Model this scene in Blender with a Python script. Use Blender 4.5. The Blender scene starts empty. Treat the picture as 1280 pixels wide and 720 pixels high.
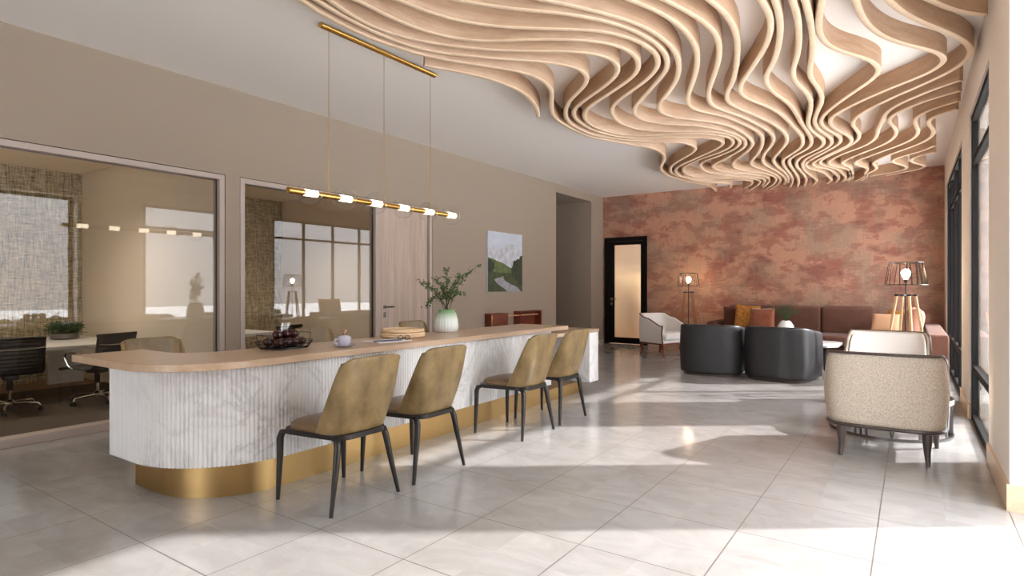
import bpy, bmesh, math, random
from mathutils import Vector, Matrix
PI = math.pi
random.seed(7)
SC = bpy.context.scene
COL = SC.collection

# ------------------------------------------------------------------ helpers
def lin(r, g, b):
    f = lambda c: (c/255/12.92) if c <= 10.3 else (((c/255)+.055)/1.055)**2.4
    return (f(r), f(g), f(b), 1)

class NT:
    """small node-tree writer"""
    def __init__(s, m):
        s.t = m.node_tree; s.n = s.t.nodes; s.l = s.t.links
    def new(s, typ, **kw):
        n = s.n.new(typ)
        for k, v in kw.items():
            if k.startswith('i_'):
                n.inputs[k[2:].replace('_', ' ')].default_value = v
            else:
                setattr(n, k, v)
        return n
    def link(s, a, b): s.l.new(a, b)
    def math(s, op, a, b=None, clamp=False):
        n = s.n.new('ShaderNodeMath'); n.operation = op; n.use_clamp = clamp
        for i, v in enumerate((a, b)):
            if v is None: continue
            if hasattr(v, 'links'): s.link(v, n.inputs[i])
            else: n.inputs[i].default_value = v
        return n.outputs[0]
    def mix(s, f, a, b, blend='MIX'):
        n = s.n.new('ShaderNodeMix'); n.data_type = 'RGBA'; n.blend_type = blend
        for sk, v in ((n.inputs[0], f), (n.inputs[6], a), (n.inputs[7], b)):
            if hasattr(v, 'links'): s.link(v, sk)
            else: sk.default_value = v
        return n.outputs[2]
    def ramp(s, f, stops, interp='LINEAR'):
        n = s.n.new('ShaderNodeValToRGB'); n.color_ramp.interpolation = interp
        e = n.color_ramp.elements
        while len(e) < len(stops): e.new(0.5)
        for k, (p, c) in enumerate(stops):
            e[k].position = p; e[k].color = c if len(c) == 4 else (*c, 1)
        s.link(f, n.inputs[0]); return n.outputs[0]
    def coords(s, scale=(1,1,1), obj=True, rot=(0,0,0), loc=(0,0,0)):
        if obj is True:
            c = s.n.new('ShaderNodeTexCoord').outputs['Object']
        else:
            c = s.n.new('ShaderNodeNewGeometry').outputs['Position']
        m = s.n.new('ShaderNodeMapping')
        m.inputs['Scale'].default_value = scale; m.inputs['Rotation'].default_value = rot; m.inputs['Location'].default_value = loc
        s.link(c, m.inputs[0]); return m.outputs[0]
    def noise(s, vec, scale=5, detail=3, rough=.5, dist=0):
        n = s.n.new('ShaderNodeTexNoise')
        n.inputs['Scale'].default_value = scale; n.inputs['Detail'].default_value = detail
        n.inputs['Roughness'].default_value = rough; n.inputs['Distortion'].default_value = dist
        s.link(vec, n.inputs['Vector']); return n.outputs['Fac']

def mat(name, col, rough=.5, metal=0, spec=.5, var=None, vscale=(8,8,8), vdet=3, bump=0, bscale=60, coat=0, sheen=0):
    """principled material; var = second colour mixed in by noise"""
    m = bpy.data.materials.new(name); m.use_nodes = True
    b = m.node_tree.nodes['Principled BSDF']; N = NT(m)
    b.inputs['Base Color'].default_value = col; b.inputs['Roughness'].default_value = rough
    b.inputs['Metallic'].default_value = metal; b.inputs['Specular IOR Level'].default_value = spec
    b.inputs['Coat Weight'].default_value = coat
    b.inputs['Sheen Weight'].default_value = sheen
    if var is not None:
        f = N.noise(N.coords(vscale), 1, vdet, .6)
        f = N.ramp(f, [(.32, (0,0,0)), (.68, (1,1,1))])
        N.link(N.mix(f, col, var), b.inputs['Base Color'])
    if bump:
        f = N.noise(N.coords(), bscale, 2)
        bn = N.new('ShaderNodeBump', i_Strength=bump, i_Distance=.002)
        N.link(f, bn.inputs['Height']); N.link(bn.outputs[0], b.inputs['Normal'])
    return m

def bsdf(m): return m.node_tree.nodes['Principled BSDF']

class MB:
    def __init__(s): s.bm = bmesh.new(); s.mi = 0
    def _f(s, vs):
        try:
            f = s.bm.faces.new(vs); f.material_index = s.mi; return f
        except ValueError: return None
    def box(s, x0, x1, y0, y1, z0, z1, bev=0, seg=2, M=None):
        t = bmesh.new(); bmesh.ops.create_cube(t, size=1)
        for v in t.verts:
            v.co = Vector(((x0+x1)/2+v.co.x*(x1-x0), (y0+y1)/2+v.co.y*(y1-y0), (z0+z1)/2+v.co.z*(z1-z0)))
        if bev: bmesh.ops.bevel(t, geom=t.edges[:], offset=bev, segments=seg, profile=.5, affect='EDGES')
        s.add(t, M); return s
    def add(s, t, M=None):
        mp = {}
        for v in t.verts: mp[v] = s.bm.verts.new(M @ v.co if M is not None else v.co)
        for f in t.faces: s._f([mp[v] for v in f.verts])
        t.free()
    def grid(s, fn, nu, nv, cu=False, cv=False):
        P = [[s.bm.verts.new(fn(i/(nu if cu else nu-1), j/(nv if cv else nv-1))) for j in range(nv)] for i in range(nu)]
        for i in range(nu if cu else nu-1):
            for j in range(nv if cv else nv-1):
                s._f([P[i][j], P[(i+1) % nu][j], P[(i+1) % nu][(j+1) % nv], P[i][(j+1) % nv]])
        return P
    def tube(s, pts, r, n=8, cap=True, closed=False, sy=1):
        """tube of n sides along pts; r number or list; sy flattens along the 2nd axis"""
        pts = [Vector(p) for p in pts]; m = len(pts)
        rs = r if isinstance(r, (list, tuple)) else [r]*m
        rings = []; up = None
        for i, p in enumerate(pts):
            a = pts[i-1] if (i or closed) else p; b = pts[(i+1) % m] if (i < m-1 or closed) else p
            d = (b-a).normalized()
            if up is None: up = Vector((0,0,1)) if abs(d.z) < .9 else Vector((1,0,0))
            e = d.cross(up).normalized(); up = e.cross(d).normalized()
            rings.append([s.bm.verts.new(p + rs[i]*(math.cos(2*PI*k/n)*e + sy*math.sin(2*PI*k/n)*up)) for k in range(n)])
        for i in range(m if closed else m-1):
            A, B = rings[i], rings[(i+1) % m]
            for k in range(n): s._f([A[k], A[(k+1) % n], B[(k+1) % n], B[k]])
        if cap and not closed: s._f(rings[0][::-1]); s._f(rings[-1])
        return s
    def lathe(s, prof, n=24, c=(0,0,0), cap=True, M=None, sx=1, sy=1):
        t = bmesh.new(); R = []
        for r, z in prof:
            R.append([t.verts.new((c[0]+sx*r*math.cos(2*PI*k/n), c[1]+sy*r*math.sin(2*PI*k/n), c[2]+z)) for k in range(n)])
        for A, B in zip(R, R[1:]):
            for k in range(n): t.faces.new([A[k], A[(k+1) % n], B[(k+1) % n], B[k]])
        if cap: t.faces.new(R[0][::-1]); t.faces.new(R[-1])
        s.add(t, M); return s
    def prism(s, poly, z0, z1, M=None):
        A = [Vector((x, y, z0)) for x, y in poly]; B = [Vector((x, y, z1)) for x, y in poly]
        if M is not None: A = [M @ p for p in A]; B = [M @ p for p in B]
        A = [s.bm.verts.new(p) for p in A]; B = [s.bm.verts.new(p) for p in B]
        s._f(A[::-1]); s._f(B)
        for k in range(len(A)): s._f([A[k], A[(k+1) % len(A)], B[(k+1) % len(A)], B[k]])
        return s
    def sweep(s, path, sec, closed=False, mis=None):
        """horizontal path of (x,y[,z]) swept with a closed section [(lateral, z)]; mis: material per section side"""
        m = len(path); R = []
        for i in range(m):
            a = path[i-1] if (i or closed) else path[i]; b = path[(i+1) % m] if (i < m-1 or closed) else path[i]
            d = Vector((b[0]-a[0], b[1]-a[1])).normalized(); nx, ny = -d.y, d.x
            z = path[i][2] if len(path[i]) > 2 else 0
            R.append([s.bm.verts.new((path[i][0]+nx*u, path[i][1]+ny*u, z+w)) for u, w in sec])
        k = len(sec)
        for i in range(m if closed else m-1):
            A, B = R[i], R[(i+1) % m]
            for j in range(k):
                if mis: s.mi = mis[j]
                s._f([A[j], B[j], B[(j+1) % k], A[(j+1) % k]])
        if not closed: s._f(R[0]); s._f(R[-1][::-1])
        return s
    def build(s, name, mats, parent=None, smooth=True, ang=38, mods=None):
        bmesh.ops.recalc_face_normals(s.bm, faces=s.bm.faces[:])
        me = bpy.data.meshes.new(name); s.bm.to_mesh(me); s.bm.free()
        for m in (mats if isinstance(mats, (list, tuple)) else [mats]): me.materials.append(m)
        if smooth:
            me.shade_smooth(); me.set_sharp_from_angle(angle=math.radians(ang))
        o = bpy.data.objects.new(name, me); COL.objects.link(o)
        if parent is not None: o.parent = parent
        for typ, kw in (mods or []):
            md = o.modifiers.new(typ.lower(), typ)
            for k, v in kw.items(): setattr(md, k, v)
        return o

def tag(o, label=None, cat=None, group=None, kind=None):
    if label: o['label'] = label
    if cat: o['category'] = cat
    if group: o['group'] = group
    if kind: o['kind'] = kind
    return o
def thing(name, label, cat, loc=(0,0,0), rz=0, group=None, kind=None):
    o = bpy.data.objects.new(name, None); COL.objects.link(o); o.empty_display_size = .1
    o.location = loc; o.rotation_euler = (0,0,rz); return tag(o, label, cat, group, kind)
def dup(root, loc, rz, label=None):
    r = root.copy(); COL.objects.link(r); r.location = loc; r.rotation_euler = (0,0,rz)
    if label: r['label'] = label
    for ch in list(root.children):
        c = ch.copy(); COL.objects.link(c); c.parent = r
        for g in list(ch.children):
            d = g.copy(); COL.objects.link(d); d.parent = c
    return r
def struct(o): o['kind'] = 'structure'; return o
def rrect(x0, x1, y0, y1, r, n=6):
    """rounded rectangle outline"""
    o = []
    for cx, cy, a0 in ((x1-r, y1-r, 0), (x0+r, y1-r, PI/2), (x0+r, y0+r, PI), (x1-r, y0+r, 1.5*PI)):
        for k in range(n+1):
            a = a0+PI/2*k/n; o.append((cx+r*math.cos(a), cy+r*math.sin(a)))
    return o
def T(x=0, y=0, z=0): return Matrix.Translation((x, y, z))
def Rz(a): return Matrix.Rotation(a, 4, 'Z')
def Ry(a): return Matrix.Rotation(a, 4, 'Y')
def Rx(a): return Matrix.Rotation(a, 4, 'X')
def spw(v, p): return math.copysign(abs(v)**p, v)

# ------------------------------------------------------------------ camera
cam = bpy.data.cameras.new('camera'); cam_o = bpy.data.objects.new('camera', cam); COL.objects.link(cam_o)
cam.sensor_width = 36; cam.lens = 735/1280*36; cam.clip_start = .05
cam_o.location = (0, 0, 1.257); cam_o.rotation_euler = (PI/2, 0, math.atan2(500, 735))
SC.camera = cam_o

# ------------------------------------------------------------------ materials
M = {}
def wood(name, a, b, scale, rough=.45, bump=.15, rot=(0,0,0), spec=.4):
    """grain running along the axis with the small scale"""
    m = bpy.data.materials.new(name); m.use_nodes = True; N = NT(m); p = bsdf(m)
    v = N.coords(scale, rot=rot)
    n1 = N.noise(v, 1, 5, .65, .4); n2 = N.noise(v, 5, 3, .6)
    f = N.math('ADD', N.math('MULTIPLY', n1, .75), N.math('MULTIPLY', n2, .25))
    f = N.ramp(f, [(.35, (0,0,0)), (.65, (1,1,1))])
    N.link(N.mix(f, a, b), p.inputs['Base Color'])
    p.inputs['Roughness'].default_value = rough; p.inputs['Specular IOR Level'].default_value = spec
    bn = N.new('ShaderNodeBump', i_Strength=bump, i_Distance=.001); N.link(n1, bn.inputs['Height']); N.link(bn.outputs[0], p.inputs['Normal'])
    return m
M['wall'] = mat('beige plaster', lin(160,145,129), .8, bump=.04, bscale=200)
M['ceil'] = mat('white plaster', lin(243,239,234), .9)
M['trim'] = mat('putty trim', lin(184,170,160), .5)
M['pilaster'] = mat('cream plaster', lin(238,230,220), .8)
M['ribface'] = wood('oak ply face', lin(178,144,114), lin(200,168,138), (3,3,26), .5)
M['ribedge_bounce'] = wood('oak ply edge with floor bounce', lin(228,200,168), lin(238,214,184), (14,14,14), .5)  # bare ply edge, lightened further to stand in for floor bounce
M['counterwood'] = wood('pale oak counter', lin(180,150,120), lin(202,174,146), (16,1.6,12), .28, .08, spec=.5)
M['basewood'] = wood('oak skirting', lin(205,175,142), lin(222,196,166), (14,1.5,14), .4)
M['doorwood'] = wood('washed oak door', lin(172,152,136), lin(200,182,166), (12,14,.9), .5)
M['walnut'] = wood('red walnut', lin(96,44,28), lin(122,60,38), (6,2,6), .4)
M['gold'] = mat('brushed brass plinth', lin(196,162,108), .38, 1, var=lin(184,150,98), vscale=(2,2,.4))
M['brass'] = mat('polished brass', lin(214,170,92), .22, 1)
M['blackmetal'] = mat('dark bronze metal', lin(58,54,52), .35, .7)
M['frameblack'] = mat('black window aluminium', lin(20,18,17), .7, 0, spec=.15)
M['chrome'] = mat('chrome', lin(210,205,200), .12, 1)
M['pewter'] = mat('pewter metal', lin(120,116,114), .3, .9)
M['darkwood'] = mat('dark stained wood', lin(62,50,46), .35, spec=.5, var=lin(80,66,60), vscale=(20,20,3))
M['leather'] = mat('olive gold leather', lin(150,126,84), .33, spec=.5, var=lin(112,90,56), vscale=(9,9,7), vdet=6, bump=.12, bscale=180)
M['leatherseat'] = mat('olive brown leather', lin(124,98,68), .36, spec=.5, var=lin(102,80,54), vscale=(9,9,7), vdet=6, bump=.12, bscale=180)
M['blackleather'] = mat('black leather', lin(48,48,50), .4, spec=.5, var=lin(40,40,42), vscale=(3,3,3), bump=.15, bscale=160)
M['sofa'] = mat('brown corduroy', lin(108,74,60), .85, spec=.2, sheen=.1, var=lin(96,64,52), vscale=(5,5,5))
M['sofadark'] = mat('dark brown fabric', lin(92,58,48), .9, spec=.2)
M['rust'] = mat('rust velvet', lin(150,88,62), .8, sheen=.3, spec=.2, var=lin(130,72,50), vscale=(12,12,12))
M['ochre'] = mat('ochre patterned fabric', lin(196,140,66), .85, spec=.2, var=lin(150,88,44), vscale=(26,26,26), vdet=5)
M['tan'] = mat('tan fabric', lin(206,160,124), .85, spec=.2)
M['blush'] = mat('blush brown fabric', lin(170,124,106), .85, spec=.2)
M['whitefab'] = mat('white upholstery', lin(226,221,216), .9, spec=.2)
M['whitelam'] = mat('white laminate', lin(228,226,224), .3)
M['porcelain'] = mat('pale lilac porcelain', lin(198,198,212), .18, spec=.6)
M['meshblack'] = mat('black leather sling', lin(36,34,34), .5)
M['blackplastic'] = mat('black plastic', lin(24,23,23), .45)
M['leaf'] = mat('green leaves', lin(62,88,44), .5, var=lin(94,118,66), vscale=(30,30,30))
M['leafdark'] = mat('deep green leaves', lin(32,62,24), .55, var=lin(52,86,38), vscale=(30,30,30))
M['stem'] = mat('brown stems', lin(74,60,44), .7)
M['plum'] = mat('dark plum skin', lin(40,14,18), .2, spec=.6, var=lin(66,24,26), vscale=(14,14,14))
M['blacklac'] = mat('black lacquer wire', lin(20,20,20), .25)
M['rattan'] = wood('tan rattan', lin(220,186,140), lin(240,218,184), (60,60,90), .5)
M['paper'] = mat('white paper', lin(236,234,232), .6)
M['inkblack'] = mat('black pen', lin(16,16,22), .3)
M['bluegrey'] = mat('blue grey cover', lin(88,92,116), .5)
M['copper'] = mat('copper', lin(214,150,116), .25, 1)
M['lampwood'] = wood('ash lamp legs', lin(216,180,132), lin(232,202,160), (20,20,2), .45)
M['lampwoodb'] = wood('warm brown lamp legs', lin(150,96,58), lin(170,112,70), (20,20,2), .45)
M['terrace'] = mat('pale terrace stone', lin(229,230,232), .8)

# linen weave upholstery
def weave(name, a, b, sc=420, rough=.9):
    m = bpy.data.materials.new(name); m.use_nodes = True; N = NT(m); p = bsdf(m)
    v1 = N.coords((sc, sc, sc*.25)); v2 = N.coords((sc*.25, sc*.25, sc))
    f = N.math('MULTIPLY', N.math('ADD', N.noise(v1, 1, 1), N.noise(v2, 1, 1)), .5)
    f = N.ramp(f, [(.4, (0,0,0)), (.6, (1,1,1))])
    N.link(N.mix(f, a, b), p.inputs['Base Color']); p.inputs['Roughness'].default_value = rough
    p.inputs['Specular IOR Level'].default_value = .2; return m
M['linen'] = weave('oatmeal linen', lin(172,156,138), lin(208,196,180), 320)

# floor: 0.6 m pale stone tiles with thin joints
m = M['floor'] = bpy.data.materials.new('polished stone tiles'); m.use_nodes = True; N = NT(m); p = bsdf(m)
g = N.new('ShaderNodeNewGeometry').outputs['Position']; sx = N.new('ShaderNodeSeparateXYZ'); N.link(g, sx.inputs[0])
def joint(o, off):
    a = N.math('FRACT', N.math('DIVIDE', N.math('ADD', o, off), .6))
    return N.math('LESS_THAN', N.math('ABSOLUTE', N.math('SUBTRACT', a, .5)), .0048), N.math('FLOOR', N.math('DIVIDE', N.math('ADD', o, off), .6))
jx, ix = joint(sx.outputs[0], .15+60.3); jy, iy = joint(sx.outputs[1], -.17+60.3)
jj = N.math('MAXIMUM', jx, jy)
cmb = N.new('ShaderNodeCombineXYZ'); N.link(ix, cmb.inputs[0]); N.link(iy, cmb.inputs[1])
wn = N.new('ShaderNodeTexWhiteNoise'); wn.noise_dimensions = '3D'; N.link(cmb.outputs[0], wn.inputs['Vector'])
v = N.coords((1,1.6,1), obj=False, rot=(0,0,.5))
vs = N.new('ShaderNodeVectorMath'); vs.operation = 'ADD'; N.link(v, vs.inputs[0])
vm = N.new('ShaderNodeVectorMath'); vm.operation = 'SCALE'; vm.inputs[3].default_value = 5; N.link(wn.outputs['Color'], vm.inputs[0]); N.link(vm.outputs[0], vs.inputs[1])
n1 = N.noise(vs.outputs[0], 2.2, 7, .62, 1.2); n2 = N.noise(vs.outputs[0], 9, 5, .7, 2)
c = N.mix(N.ramp(n1, [(.35,(0,0,0)),(.7,(1,1,1))]), lin(157,153,150), lin(176,172,169))
c = N.mix(N.math('MULTIPLY', N.ramp(n2, [(.62,(0,0,0)),(.75,(1,1,1))]), .35), c, lin(148,141,134))
c = N.mix(N.math('MULTIPLY', wn.outputs['Value'], .12), c, lin(156,149,142))
N.link(N.mix(jj, c, lin(96,88,80)), p.inputs['Base Color'])
N.link(N.math('ADD', N.math('MULTIPLY', n1, .12), N.math('ADD', .10, N.math('MULTIPLY', jj, .4))), p.inputs['Roughness'])
p.inputs['Specular IOR Level'].default_value = .55

# marble with grey veins
m = M['marble'] = bpy.data.materials.new('white veined marble'); m.use_nodes = True; N = NT(m); p = bsdf(m)
v = N.coords((1,1,1), obj=False, rot=(.4,.5,.2))
n1 = N.noise(v, 2.2, 8, .6, 1.6); n2 = N.noise(v, 5, 8, .7, 1.0); n3 = N.noise(v, 1.2, 4)
vein = N.ramp(N.math('ABSOLUTE', N.math('SUBTRACT', n1, .5)), [(0,(1,1,1)), (.03,(.35,.35,.35)), (.07,(0,0,0))])
vein2 = N.ramp(N.math('ABSOLUTE', N.math('SUBTRACT', n2, .52)), [(0,(1,1,1)), (.02,(0,0,0))])
k = N.math('MULTIPLY', vein, N.ramp(n3, [(.46,(0,0,0)), (.62,(1,1,1))]))
k = N.math('MAXIMUM', N.math('MULTIPLY', k, .40), N.math('MULTIPLY', vein2, .05))
N.link(N.mix(k, lin(232,230,228), lin(150,146,144)), p.inputs['Base Color'])
p.inputs['Roughness'].default_value = .28

# rust wallpaper with rubbed patches and grey-green streaks
m = M['wallpaper'] = bpy.data.materials.new('rust abstract wallpaper'); m.use_nodes = True; N = NT(m); p = bsdf(m)
v = N.coords((1,1,1), obj=False)
patch = N.noise(N.coords((1.1,1,1.7), obj=False), 1.6, 4, .55, .15)
patch2 = N.noise(N.coords((2.2,1,3.2), obj=False, loc=(5,0,3)), 1.4, 5, .6)
hst = N.noise(N.coords((5,1,60), obj=False), 1, 4, .7); vst = N.noise(N.coords((38,1,2.2), obj=False), 1, 4, .7)
fine = N.noise(N.coords((60,1,60), obj=False), 1, 2, .8)
c = N.mix(N.ramp(patch, [(.36,(0,0,0)),(.50,(1,1,1))]), lin(144,88,74), lin(194,144,118))
c = N.mix(N.ramp(patch2, [(.5,(0,0,0)),(.56,(.7,.7,.7)),(.8,(1,1,1))]), c, lin(158,94,78))
c = N.mix(N.math('MULTIPLY', N.ramp(N.math('MULTIPLY', vst, N.noise(N.coords((1.6,1,1.9), obj=False, loc=(9,0,1)), 1, 2)), [(.22,(0,0,0)),(.32,(1,1,1))]), .5), c, lin(140,132,112))
c = N.mix(N.math('MULTIPLY', N.ramp(hst, [(.48,(0,0,0)),(.75,(1,1,1))]), .38), c, lin(206,162,134))
c = N.mix(N.math('MULTIPLY', N.ramp(fine, [(.4,(0,0,0)),(.6,(1,1,1))]), .18), c, lin(104,66,52))
N.link(c, p.inputs['Base Color']); p.inputs['Roughness'].default_value = .7

# woven tweed wall panel in the offices
m = M['tweed'] = bpy.data.materials.new('woven tweed wallcovering'); m.use_nodes = True; N = NT(m); p = bsdf(m)
a = N.noise(N.coords((1,70,5), obj=False), 1, 3, .8); b = N.noise(N.coords((1,9,80), obj=False), 1, 3, .8)
f = N.ramp(N.math('MULTIPLY', N.math('ADD', a, b), .5), [(.40,(0,0,0)),(.60,(1,1,1))])
N.link(N.mix(f, lin(96,84,58), lin(214,200,168)), p.inputs['Base Color']); p.inputs['Roughness'].default_value = .9

# dark ribbed carpet
m = M['carpet'] = bpy.data.materials.new('dark ribbed carpet'); m.use_nodes = True; N = NT(m); p = bsdf(m)
w = N.new('ShaderNodeTexWave', i_Scale=9.0); w.bands_direction = 'X'; N.link(N.coords((1,1,1), obj=False, rot=(0,0,.0)), w.inputs['Vector'])
n1 = N.noise(N.coords((1,1,1), obj=False), 220, 2)
f = N.math('ADD', N.math('MULTIPLY', w.outputs['Fac'], .6), N.math('MULTIPLY', n1, .4))
N.link(N.mix(f, lin(54,44,36), lin(92,78,64)), p.inputs['Base Color']); p.inputs['Roughness'].default_value = .95
M['officewall'] = mat('cream office wall', lin(234,222,204), .6)
M['officeceil'] = mat('cream office ceiling', lin(230,216,194), .8)
M['officefloor'] = mat('brown office floor border', lin(150,118,90), .5)

def glassy(name, ior=1.5, tint=(1,1,1,1), gloss=0.0, boost=1.0):
    """thin pane: clear transmission plus a mirror-like reflection"""
    m = bpy.data.materials.new(name); m.use_nodes = True; N = NT(m); N.n.clear()
    out = N.new('ShaderNodeOutputMaterial'); tr = N.new('ShaderNodeBsdfTransparent'); tr.inputs[0].default_value = tint
    gl = N.new('ShaderNodeBsdfGlossy'); gl.inputs['Roughness'].default_value = gloss
    fr = N.new('ShaderNodeFresnel')
    bk = N.new('ShaderNodeNewGeometry').outputs['Backfacing']          # same reflectance on leaving the pane as on entering it
    N.link(N.math('ADD', N.math('MULTIPLY', bk, 1/ior-ior), ior), fr.inputs[0])
    mx = N.new('ShaderNodeMixShader'); N.link(N.math('MULTIPLY', fr.outputs[0], boost, clamp=True), mx.inputs[0])
    N.link(tr.outputs[0], mx.inputs[1]); N.link(gl.outputs[0], mx.inputs[2]); N.link(mx.outputs[0], out.inputs[0]); return m
M['glass'] = glassy('clear window glass', 1.5)
M['officeglass'] = glassy('office partition glass', 1.5, (.97,.96,.94,1), boost=1.15)
M['globe'] = glassy('clear globe glass', 1.5)
m = M['frost'] = mat('frosted glass', lin(232,236,236), .35); bsdf(m).inputs['Transmission Weight'].default_value = .9
bsdf(m).inputs['Roughness'].default_value = .38
def emit(name, col, s):
    m = mat(name, (0,0,0,1), .5); b = bsdf(m); b.inputs['Emission Color'].default_value = col; b.inputs['Emission Strength'].default_value = s; return m
M['tubeglow'] = emit('warm glowing tube', (1,.84,.64,1), 10)
M['bulbglow'] = emit('warm bulb', (1,.74,.46,1), 110)
M['downglow'] = emit('office downlight', (1,.82,.6,1), 40)
M['vasewhite'] = mat('white ceramic', lin(232,232,230), .3)
M['vaseglass'] = mat('green to white ribbed ceramic', lin(226,238,232), .3)
m = M['vaseglass']; N = NT(m); sx = N.new('ShaderNodeSeparateXYZ'); N.link(N.new('ShaderNodeTexCoord').outputs['Object'], sx.inputs[0])
N.link(N.ramp(sx.outputs[2], [(0.0, lin(238,242,242)), (.12, lin(226,238,228)), (.2, lin(128,168,116))]), bsdf(m).inputs['Base Color'])
SUN, SKY, EXPO = 7.6, 10.8, 0.22
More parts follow.
